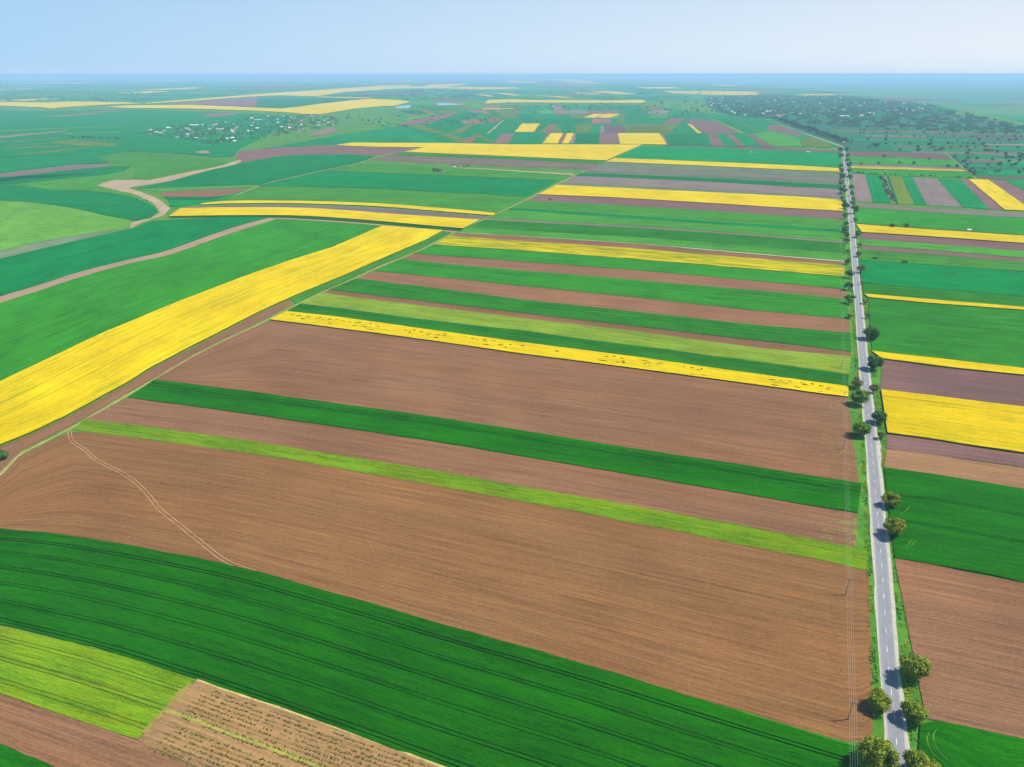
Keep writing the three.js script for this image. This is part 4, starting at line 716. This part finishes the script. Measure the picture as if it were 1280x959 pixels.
{
  const r = rng(8);
  for (let k = 0; k < 46; k++) { const x = 1078 + 202 * (k + r() * 0.9) / 46, y = 280.6 + (x - 1070) * 0.0665 + r() * 0.8; tree(x, y, 2 + 2.6 * r() * r(), r() < 0.5 ? 'brown' : 'dark', 'far', 'low bush in the hedge along the far side of the yellow strip', 'low bushes of the hedge', 'hedge_bush', 'bush', 0.6); }
  for (let k = 0; k < 30; k++) { const f = k / 30 + r() * 0.02, x = 1102 + 14 * f + (r() - 0.5) * 6, y = 222 + 31 * f; tree(x, y, 2.4 + 1.8 * r(), r() < 0.4 ? 'olive' : 'dark', 'far', 'scrubby tree in the row on the rough grassy upright plot', 'row of scrubby trees', 'scrub_tree'); }
  for (let k = 0; k < 34; k++) { const x = 1070 + 150 * r(), y = 216.5 + (x - 1070) * 0.045; tree(x, y, 1.6 + 2 * r() * r(), 'dark', 'far', 'small tree at the head of the row of upright plots', 'small trees at the head of the plots', 'scrub_tree'); }
  for (const [x, y, w] of [[1105, 197, 5], [1142, 206, 5], [1124, 205, 4], [1098, 206, 4], [1076, 206, 3.5], [1161, 200, 3], [1185, 210, 5.5], [1196, 210, 4.5], [1206, 212, 6], [1211, 217, 6], [1216, 220, 6], [1248, 216, 5.5], [1175, 189, 6], [1246, 192, 5], [1258, 199, 5], [1240, 201, 4], [1220, 200, 5], [1210, 200, 5], [1193, 198, 5], [1095, 185, 7], [1125, 189, 4.5], [1162, 183, 6], [1178, 188, 6], [1275, 199, 6]]) tree(x, y, w, 'dark', 'far', 'larger dark tree standing alone on the scrubland', 'larger lone trees of the scrubland', 'scrub_tree');
  for (let k = 0; k < 300; k++) {   // scattered, loosely in rows
    const y = 149 + 70 * Math.pow(r(), 1.5), x = 1062 + 228 * r(); if (y > 190 && x < 1190 + (y - 190)) continue; if (y < 158 && x > 1225) continue; if (y < 180 && x < 1060) continue;
    tree(x, Math.round(y / 4.5) * 4.5 + r() * 1.6, (1.5 + 2.6 * r()) * (0.55 + (y - 140) / 70), 'dark', 'far', 'dark tree scattered over the scrubland', 'trees scattered over the scrubland', 'scrub_tree');
  }
  for (let k = 0; k < 74; k++) { const f = k / 74, x = 964 + 88 * f + 5 * r() + 3, y = 150.5 + 30 * f - 1.5 * r() - (f < 0.1 ? 0 : 0.5); tree(x, y, 3.2 + 2.6 * r() + f, 'dark', 'far', 'tree in the dense belt along the road to the far village', 'tree belt along the road', 'belt_tree'); }
  for (let k = 0; k < 16; k++) tree(541 + 14 * r(), 212 + 4 * r(), 2 + 2.2 * r(), 'dark', 'far', 'tree in the small clump at the lone farmstead', 'clump at the farmstead', 'farm_tree');
  for (let k = 0; k < 10; k++) tree(563 + 24 * r(), 207.6 + 1.6 * r(), 1.6 + 1.6 * r(), 'dark', 'far', 'tree by the farm buildings above the sandy strip', 'trees above the sandy strip', 'farm_tree');
  for (let k = 0; k < 26; k++) { const f = r(); tree(82 + 68 * f, 171.5 + 2 * f + r(), 1.8 + 2 * r(), 'dark', 'far', 'bush in the short row on the green left plain', 'row of bushes on the left plain', 'plain_bush', 'bush', 0.8); }
  for (let k = 0; k < 60; k++) { const x = 808 + 150 * r(), y = 127 + 20 * r() + (x > 900 ? -3 : 0); tree(x, y, 1.5 + 2 * r(), 'dark', 'far', 'dark tree dotted over the plots before the far village', 'trees before the far village', 'plain_tree'); }
  for (let k = 0; k < 70; k++) { const x = 400 + 230 * r(), y = 146 + 18 * r() - (x - 400) * 0.035; tree(x, y, 1.4 + 1.6 * r(), 'dark', 'far', 'dark tree dotted between the hillside village and the mosaic', 'trees beyond the hillside village', 'plain_tree'); }
  for (let k = 0; k < 60; k++) { const x = 600 + 220 * r(), y = 129.5 + 9 * r(); tree(x, y, 1.3 + 1.5 * r(), 'dark', 'far', 'dark tree dotted below the long pale yellow field', 'trees below the long yellow field', 'plain_tree'); }
  for (const [x, y, w] of [[113, 206, 2.4], [134, 205, 2], [184, 252, 2.6], [213, 258, 2.5], [171, 276, 3], [175, 275.5, 2.6], [166, 278, 2.2], [263, 190.6, 3]]) tree(x, y, w, 'dark', 'far', 'small dark bush beside the bare gully', 'bushes beside the gully', 'gully_bush', 'bush', 0.8);
  tree(1, 574, 17, 'dark', 'near', 'dark bush at the picture edge tip of the large yellow field', null, 'track_bush', 'bush', 0.7);
}
scene.getObjectByName('track_bush').userData.label = 'dark bush where the dirt track passes the tip of the large yellow field';
// ---------------------------------------------------------------- verge grass, weeds
{
  const g = (() => { const R = rng(3), p = [], idx = []; for (let k = 0; k < 14; k++) { const a = R() * 6.28, d = 0.25 * R(), x = Math.cos(a) * d, z = Math.sin(a) * d, t = R() * 6.28, w = 0.07 + 0.06 * R(), h = 0.15 + 0.25 * R(), l = 0.3 * R(), o = p.length / 3; p.push(x - Math.cos(t) * w, 0, z - Math.sin(t) * w, x + Math.cos(t) * w, 0, z + Math.sin(t) * w, x + Math.cos(a) * l, h, z + Math.sin(a) * l); idx.push(o, o + 1, o + 2); } const q = new THREE.BufferGeometry(); q.setAttribute('position', new THREE.Float32BufferAttribute(p, 3)); q.setIndex(idx); q.computeVertexNormals(); return q; })();
  const r = rng(66), spots = [];
  for (let i = 1; i < roadP.length; i++) {
    const [ax, az] = roadP[i - 1], [bx, bz] = roadP[i], d = Math.hypot(bx - ax, bz - az), nx = -(bz - az) / d, nz = (bx - ax) / d; if (az < -900) break;
    for (let k = 0; k < d * 9; k++) { const f = r(), side = r() < 0.5 ? -1 : 1, off = side * (4.5 + (side > 0 ? 4.2 : 2.6) * Math.pow(r(), 1.3)) + (side > 0 ? 0.6 : 0); const x = ax + (bx - ax) * f + nx * off, z = az + (bz - az) * f + nz * off; if (vnoise(x / 5, z / 5, 12) > 0.36) spots.push([x, z, side]); }
  }
  const m = new THREE.MeshPhysicalMaterial({ color: 0xffffff, roughness: 1, specularIntensity: 0.1, side: THREE.DoubleSide }), I = new THREE.InstancedMesh(g, m, spots.length), M = new THREE.Matrix4(), c = new THREE.Color();
  spots.forEach(([x, z, side], i) => {
    const s = 0.7 + 0.9 * r(); M.makeRotationY(r() * 6.28).scale(new THREE.Vector3(s, s * (0.7 + 0.8 * vnoise(x / 7, z / 7, 15)), s)).setPosition(x, 0, z); I.setMatrixAt(i, M);
    const y = vnoise(x / 9, z / 9, 14) + (side > 0 ? 0.12 : 0), k = 0.75 + 0.5 * r(); I.setColorAt(i, y > 0.66 ? c.setRGB(0.46 * k, 0.42 * k, 0.03) : y > 0.45 ? c.setRGB(0.24 * k, 0.42 * k, 0.02) : c.setRGB(0.11 * k, 0.32 * k, 0.02));
  });
  tag(shade(I), 'verge_grass', 'rough green and yellowish grass along both edges of the road', 'grass', null, 'stuff');
}
{ // weeds creeping into the ploughed strips below the power line
  const g = new THREE.CircleGeometry(0.5, 7).rotateX(-Math.PI / 2), p = g.attributes.position, R = rng(5); for (let i = 1; i < p.count; i++) { const k = 0.6 + 0.6 * R(); p.setXYZ(i, p.getX(i) * k, 0, p.getZ(i) * k); } p.setY(0, 0.16); g.computeVertexNormals();
  const r = rng(15), S = [];
  for (let k = 0; k < 9000 && S.length < 900; k++) { const q = r(), y = q < 0.6 ? 500 + 100 * r() : 645 + 38 * r(), x = 1074 - 46 * Math.pow(r(), 1.6) + (y > 600 ? -3 : 0); const [X, Z] = toGround(x, y); if (vnoise(X / 9, Z / 3, 31) < 0.3 + 0.5 * r() || y > 590 && y < 648) continue; S.push([X, Z]); }
  const I = new THREE.InstancedMesh(g, new THREE.MeshPhysicalMaterial({ color: 0xffffff, roughness: 1, specularIntensity: 0.1, side: THREE.DoubleSide }), S.length), M = new THREE.Matrix4(), c = new THREE.Color();
  S.forEach(([x, z], i) => { const s = 0.25 + 0.4 * r(), k = 0.7 + 0.6 * r(); I.setMatrixAt(i, M.makeRotationY(0.3 * r()).scale(new THREE.Vector3(s * 2.4, s * 0.5, s)).setPosition(x, 0.1, z)); I.setColorAt(i, c.setRGB(0.13 * k, 0.15 * k, 0.03)); });
  tag(shade(I), 'field_weeds', 'sparse green weeds on the ploughed strips below the power line', 'weeds', null, 'stuff');
}
// ---------------------------------------------------------------- young vines
{
  const [A, B] = G([[246, 851], [543, 955]]), [C] = G([[173, 926]]), L = Math.hypot(B[0] - A[0], B[1] - A[1]), ux = (B[0] - A[0]) / L, uz = (B[1] - A[1]) / L;
  let nx = -uz, nz = ux; const wide = (C[0] - A[0]) * nx + (C[1] - A[1]) * nz; if (wide < 0) { nx = -nx; nz = -nz; }
  const vines = [1, 2, 3, 4].map((s) => { const [g] = leafCloud(s * 7, { h: 1.15, r: 0.62, colors: [[0.10, 0.11, 0.014], [0.13, 0.14, 0.016], [0.17, 0.17, 0.018], [0.15, 0.13, 0.025]], leaves: 34, blobs: 5, size: 0.42, clear: 0.1 }); return new THREE.Mesh(g, leafMat); });
  const stakeG = new THREE.CylinderGeometry(0.03, 0.035, 1.2, 5).translate(0, 0.6, 0), r = rng(21), spots = [];
  const skewPerRow = ((C[0] - A[0]) * ux + (C[1] - A[1]) * uz) / Math.abs(wide);
  for (let row = 0; row < 36; row++) {
    const off = 1.9 + row * 1.75; if (off > 16.4 && off < 18.9) continue;
    for (let s = 6 + off * skewPerRow + 3 * r(); s < L * 1.45; s += 0.9 + 0.25 * r()) {
      const x = A[0] + ux * s + nx * off, z = A[1] + uz * s + nz * off;
      if (vnoise(x / 3.2, z / 3.2, 44) < 0.12 + 0.25 * r() || z > -140) continue;
      const px = PW / 2 + FOCAL * x / (-z * CP + ALT * SP); if (px < 172 || off > Math.abs(wide) + 2 && px < 240) continue;
      spots.push([x + (r() - 0.5) * 0.4, z + (r() - 0.5) * 0.3, 0.42 + 0.4 * r()]);
    }
  }
  const inView = spots.filter(([x, z]) => z < -158), near = inView.slice().sort((p, q) => q[1] + q[2] * 12 - p[1] - p[2] * 12), big = new Set(near.slice(0, 290));
  const rest = spots.filter((s) => !big.has(s));
  for (const [x, z, s] of big) {
    const v = new THREE.Group(), c = vines[Math.floor(r() * 4)].clone(); c.name = 'foliage'; const st = new THREE.Mesh(stakeG, barkMat); st.name = 'stem'; v.add(c, st);
    v.position.set(x, 0.2, z); v.rotation.y = r() * 6.28; v.scale.setScalar(s * 1.05);
    tag(shade(v), 'young_vine', 'small young vine planted in the tan soil of the vineyard', 'vine', 'vines of the young vineyard');
  }
  const I = new THREE.InstancedMesh(vines[0].geometry, leafMat, rest.length), M = new THREE.Matrix4();
  rest.forEach(([x, z, s], i) => I.setMatrixAt(i, M.makeRotationY(r() * 6.28).scale(new THREE.Vector3(s, s, s)).setPosition(x, 0.2, z)));
  tag(shade(I), 'vine_rows', 'remaining small vines in the far rows of the vineyard', 'vines', null, 'stuff');
}
// ---------------------------------------------------------------- power lines
{
  const concrete = mat('concrete', [0.17, 0.16, 0.145], null, 0.9), steel = mat('steel', [0.10, 0.10, 0.10], null, 0.6), glaze = mat('glaze', [0.25, 0.13, 0.07], null, 0.3), alu = mat('alu', [0.42, 0.42, 0.41], null, 0.55);
  const H = 9.2, OFF = [-1.15, -0.4, 0.4, 1.15];
  const post = new THREE.CylinderGeometry(0.13, 0.23, H + 0.5, 8).translate(0, H / 2 - 0.2, 0), arm = new THREE.BoxGeometry(2.6, 0.16, 0.16).translate(0, H - 0.35, 0);
  const ins = new THREE.LatheGeometry([[0.02, 0], [0.07, 0.02], [0.05, 0.08], [0.08, 0.12], [0.04, 0.22], [0, 0.24]].map(([x, y]) => new THREE.Vector2(x, y)), 8);
  const pole = (x, z, turn, label, group, name = 'power_pole') => {
    const p = new THREE.Group(); for (const [n, g, m] of [['post', post, concrete], ['crossarm', arm, steel]]) { const o = new THREE.Mesh(g, m); o.name = n; p.add(o); }
    for (const o of OFF) { const q = new THREE.Mesh(ins, glaze); q.name = 'insulator'; q.position.set(o, H - 0.27, 0); p.add(q); }
    p.position.set(x, 0, z); p.rotation.y = turn; return tag(shade(p), name, label, 'power pole', group);
  };
  const run = (pts, group, labels, wireLabel, many) => {
    const turn = Math.atan2(pts[1][0] - pts[0][0], pts[1][1] - pts[0][1]);
    pts.forEach(([x, z], i) => pole(x, z, turn, labels[i] ?? many, labels[i] ? null : group));
    OFF.forEach((o) => {
      const c = []; pts.forEach(([x, z], i) => { const P = (q, h) => new THREE.Vector3(q[0] + Math.cos(turn) * o, h, q[1] - Math.sin(turn) * o); c.push(P([x, z], H)); if (i + 1 < pts.length) for (let k = 1; k < 6; k++) { const f = k / 6, q = [x + (pts[i + 1][0] - x) * f, z + (pts[i + 1][1] - z) * f]; c.push(P(q, H - 1.1 * 4 * f * (1 - f))); } });
      const path = new THREE.CurvePath(); for (let i = 0; i + 1 < c.length; i++) path.add(new THREE.LineCurve3(c[i], c[i + 1]));
      tag(shade(new THREE.Mesh(new THREE.TubeGeometry(path, c.length * 2, 0.014, 5), alu)), 'power_wire', wireLabel, 'wire', group + ' wires');
    });
  };
  const pts = []; for (let i = -1; i < 19; i++) { const D = 180.3 + 67.2 * i; pts.push([125.6 + 29.1 * i, -D]); }
  const L = []; L[1] = 'power pole standing at the near end of the largest brown field'; L[2] = 'power pole on the largest brown field below the lime green strip'; L[3] = 'power pole at the lower edge of the dark green wheat strip'; L[4] = 'power pole on the broad brown field beside a bright green tree'; L[5] = 'power pole at the road end of the yellow strip with gaps'; L[6] = 'power pole on the pale olive green strip';
  run(pts, 'power poles along the road', L, 'thin wire of the power line running along the road', 'power pole farther up the line beside the tree-lined road');
  run(G([[1098.5, 324.5], [1185, 331.5], [1277.5, 341], [1385, 353]]), 'poles across the light green strip', [], 'thin wire of the line crossing beyond the road', 'utility pole on the light green strip beyond the road');
}
// ---------------------------------------------------------------- villages
{
  const wallG = (() => { const s = new THREE.Shape([[-3.4, 0], [3.4, 0], [3.4, 2.9], [0, 5.2], [-3.4, 2.9]].map(([x, y]) => new THREE.Vector2(x, y))); const g = new THREE.ExtrudeGeometry(s, { depth: 10, bevelEnabled: false }); g.translate(0, 0, -5); return g; })();
  const roofG = (() => { const q = []; for (const s of [-1, 1]) { const g = new THREE.BoxGeometry(4.7, 0.18, 10.9); g.rotateZ(-s * Math.atan2(2.3, 3.4)); g.translate(s * 1.95, 4.03, 0); q.push(g); } return mergeGeometries(q); })();
  const walls = [[0.50, 0.48, 0.44], [0.42, 0.37, 0.29], [0.55, 0.55, 0.54]].map((c, i) => mat('wall' + i, c, null)), roofs = { grey: mat('roofgrey', [0.32, 0.32, 0.33], null, 0.6), white: mat('roofwhite', [0.5, 0.5, 0.5], null, 0.6), red: mat('roofred', [0.33, 0.13, 0.08], null, 0.8) };
  const r = rng(90), [treeG] = leafCloud(5, { h: 7, r: 3.4, colors: [[0.05, 0.16, 0.05], [0.06, 0.18, 0.05], [0.075, 0.20, 0.06], [0.09, 0.21, 0.06]], leaves: 60, blobs: 8, size: 1.9, clear: 0.05 });
  const inside = (P, x, y) => { let c = false; for (let i = 0, j = P.length - 1; i < P.length; j = i++) if ((P[i][1] > y) !== (P[j][1] > y) && x < (P[j][0] - P[i][0]) * (y - P[i][1]) / (P[j][1] - P[i][1]) + P[i][0]) c = !c; return c; };
  const fill = (poly, n, fn, clump = 0) => { const xs = poly.map((p) => p[0]), ys = poly.map((p) => p[1]); for (let k = 0, t = 0; k < n && t < n * 40; t++) { const x = Math.min(...xs) + (Math.max(...xs) - Math.min(...xs)) * r(), y = Math.min(...ys) + (Math.max(...ys) - Math.min(...ys)) * r(); if (!inside(poly, x, y) || vnoise(x / 7, y / 2.2, 77) < clump) continue; k++; fn(x, y); } };
  const village = (poly, nHouse, nTree, where, turn, big, scale) => {
    fill(poly, nHouse, (px, py) => {
      const [x, z] = toGround(px, py), k = r(), kind = k < 0.42 ? 'grey' : k < 0.76 ? 'white' : 'red', h = new THREE.Group();
      const w = new THREE.Mesh(wallG, walls[Math.floor(r() * 3)]), f = new THREE.Mesh(roofG, roofs[kind]); w.name = 'wall'; f.name = 'roof'; h.add(w, f);
      const s = (0.85 + 0.5 * r()) * scale, l = r() < big ? 2.2 + 1.6 * r() : 1; h.position.set(x, height(x, z), z); h.rotation.y = turn + (r() < 0.5 ? 1.57 : 0) + 0.2 * (r() - 0.5); h.scale.set(s, s, s * l);
      tag(shade(h), 'house', `${l > 1 ? 'long' : 'small'} ${kind === 'red' ? 'dull red' : kind} roofed house of the ${where}`, 'house', `${l > 1 ? 'long' : 'small'} ${kind} roofed houses of the ${where}`);
    });
    const S = []; fill(poly, nTree, (px, py) => S.push(toGround(px, py)), 0.3);
    const I = new THREE.InstancedMesh(treeG, leafMat, S.length), M = new THREE.Matrix4();
    S.forEach(([x, z], i) => { const s = (0.55 + 0.85 * r() * r()) * scale; I.setMatrixAt(i, M.makeRotationY(r() * 6.28).scale(new THREE.Vector3(s * 1.15, s, s * 1.15)).setPosition(x, height(x, z) - 0.5, z)); });
    tag(shade(I), 'village_trees', `dense dark garden trees between the houses of the ${where}`, 'trees', null, 'stuff');
  };
  village([[172, 165], [200, 160], [245, 155], [300, 148.5], [350, 145], [390, 143.6], [425, 147], [422, 155], [400, 161], [370, 166], [340, 171], [300, 177], [262, 182], [235, 175.5], [205, 171.5], [172, 168.5]], 115, 1900, 'hillside village', 0.5, 0.1, 1);
  village([[500, 112.6], [545, 111.6], [590, 112.4], [592, 118], [585, 121.5], [545, 124.6], [510, 124.6], [495, 122]], 42, 1400, 'far hamlet by the pond', 0.2, 0.05, 1.1);
  village([[882, 121], [950, 119.5], [1050, 119.8], [1120, 126.6], [1165, 131], [1172, 136], [1130, 144], [1060, 146.4], [1000, 146], [965, 147], [935, 146], [900, 140], [885, 130]], 150, 9500, 'far village on the plateau rim', 0.3, 0.1, 1.25);
  const S = []; fill([[1000, 147], [1100, 147], [1170, 137], [1200, 139.5], [1232, 147], [1262, 154], [1290, 158], [1290, 166], [1200, 166], [1120, 160], [1050, 158], [990, 153]], 5200, (x, y) => S.push(toGround(x, y)), 0.42);
  const I = new THREE.InstancedMesh(treeG, leafMat, S.length), M = new THREE.Matrix4();
  S.forEach(([x, z], i) => { const s = 0.5 + 0.6 * r(); I.setMatrixAt(i, M.makeRotationY(r() * 6.28).scale(new THREE.Vector3(s * 1.2, s, s * 1.2)).setPosition(x, height(x, z) - 0.4, z)); });
  tag(shade(I), 'rim_woodland', 'dense blue green woodland along the rim of the valley', 'woodland', null, 'stuff');
  const S2 = []; fill([[-100, 99], [470, 99], [800, 106], [940, 108], [950, 113], [820, 122], [640, 116], [600, 124], [480, 106], [330, 117], [170, 128], [-100, 127]], 2600, (x, y) => S2.push(toGround(x, y)), 0.5);
  const I2 = new THREE.InstancedMesh(treeG, leafMat, S2.length);
  S2.forEach(([x, z], i) => { const s = 0.8 + 0.8 * r(); I2.setMatrixAt(i, M.makeRotationY(r() * 6.28).scale(new THREE.Vector3(s * 2.2, s, s * 1.4)).setPosition(x, height(x, z), z)); });
  tag(shade(I2), 'distant_woods', 'dark specks of far woods and tree rows on the hazy plain', 'woodland', null, 'stuff');
  // single buildings
  const one = (px, py, turn, s, l, roof, label, name = 'barn') => { const [x, z] = toGround(px, py), h = new THREE.Group(), w = new THREE.Mesh(wallG, walls[0]), f = new THREE.Mesh(roofG, roofs[roof]); w.name = 'wall'; f.name = 'roof'; h.add(w, f); h.position.set(x, 0, z); h.rotation.y = turn; h.scale.set(s, s, s * l); tag(shade(h), name, label, name === 'barn' ? 'barn' : 'house'); };
  one(1211, 288.5, 1.4, 0.55, 1, 'white', 'small white hut in the hedge along the yellow strip', 'hut');
  one(1010, 190.6, 1.5, 0.6, 1.6, 'white', 'long white shed on the green strip before the road bend');
  one(939, 190.4, 1.3, 0.45, 1, 'white', 'tiny white hut at the end of a dark hedge line', 'hut');
  one(1056, 178.6, 1.5, 0.8, 1.8, 'white', 'long white roofed barn beside the road bend');
  one(552, 215.6, 1.5, 0.7, 1.2, 'grey', 'low grey house in the clump of farmstead trees', 'hut');
  one(568, 209, 1.4, 0.6, 1.4, 'white', 'white farm building at the start of the sandy strip');
  one(576, 208.6, 1.5, 0.7, 1.3, 'red', 'dull red roofed farm building beside the white one');
  one(489, 205, 0.4, 0.45, 1, 'white', 'tiny white hut on the light green strip left of the farmstead', 'hut');
}
renderer.render(scene, camera);
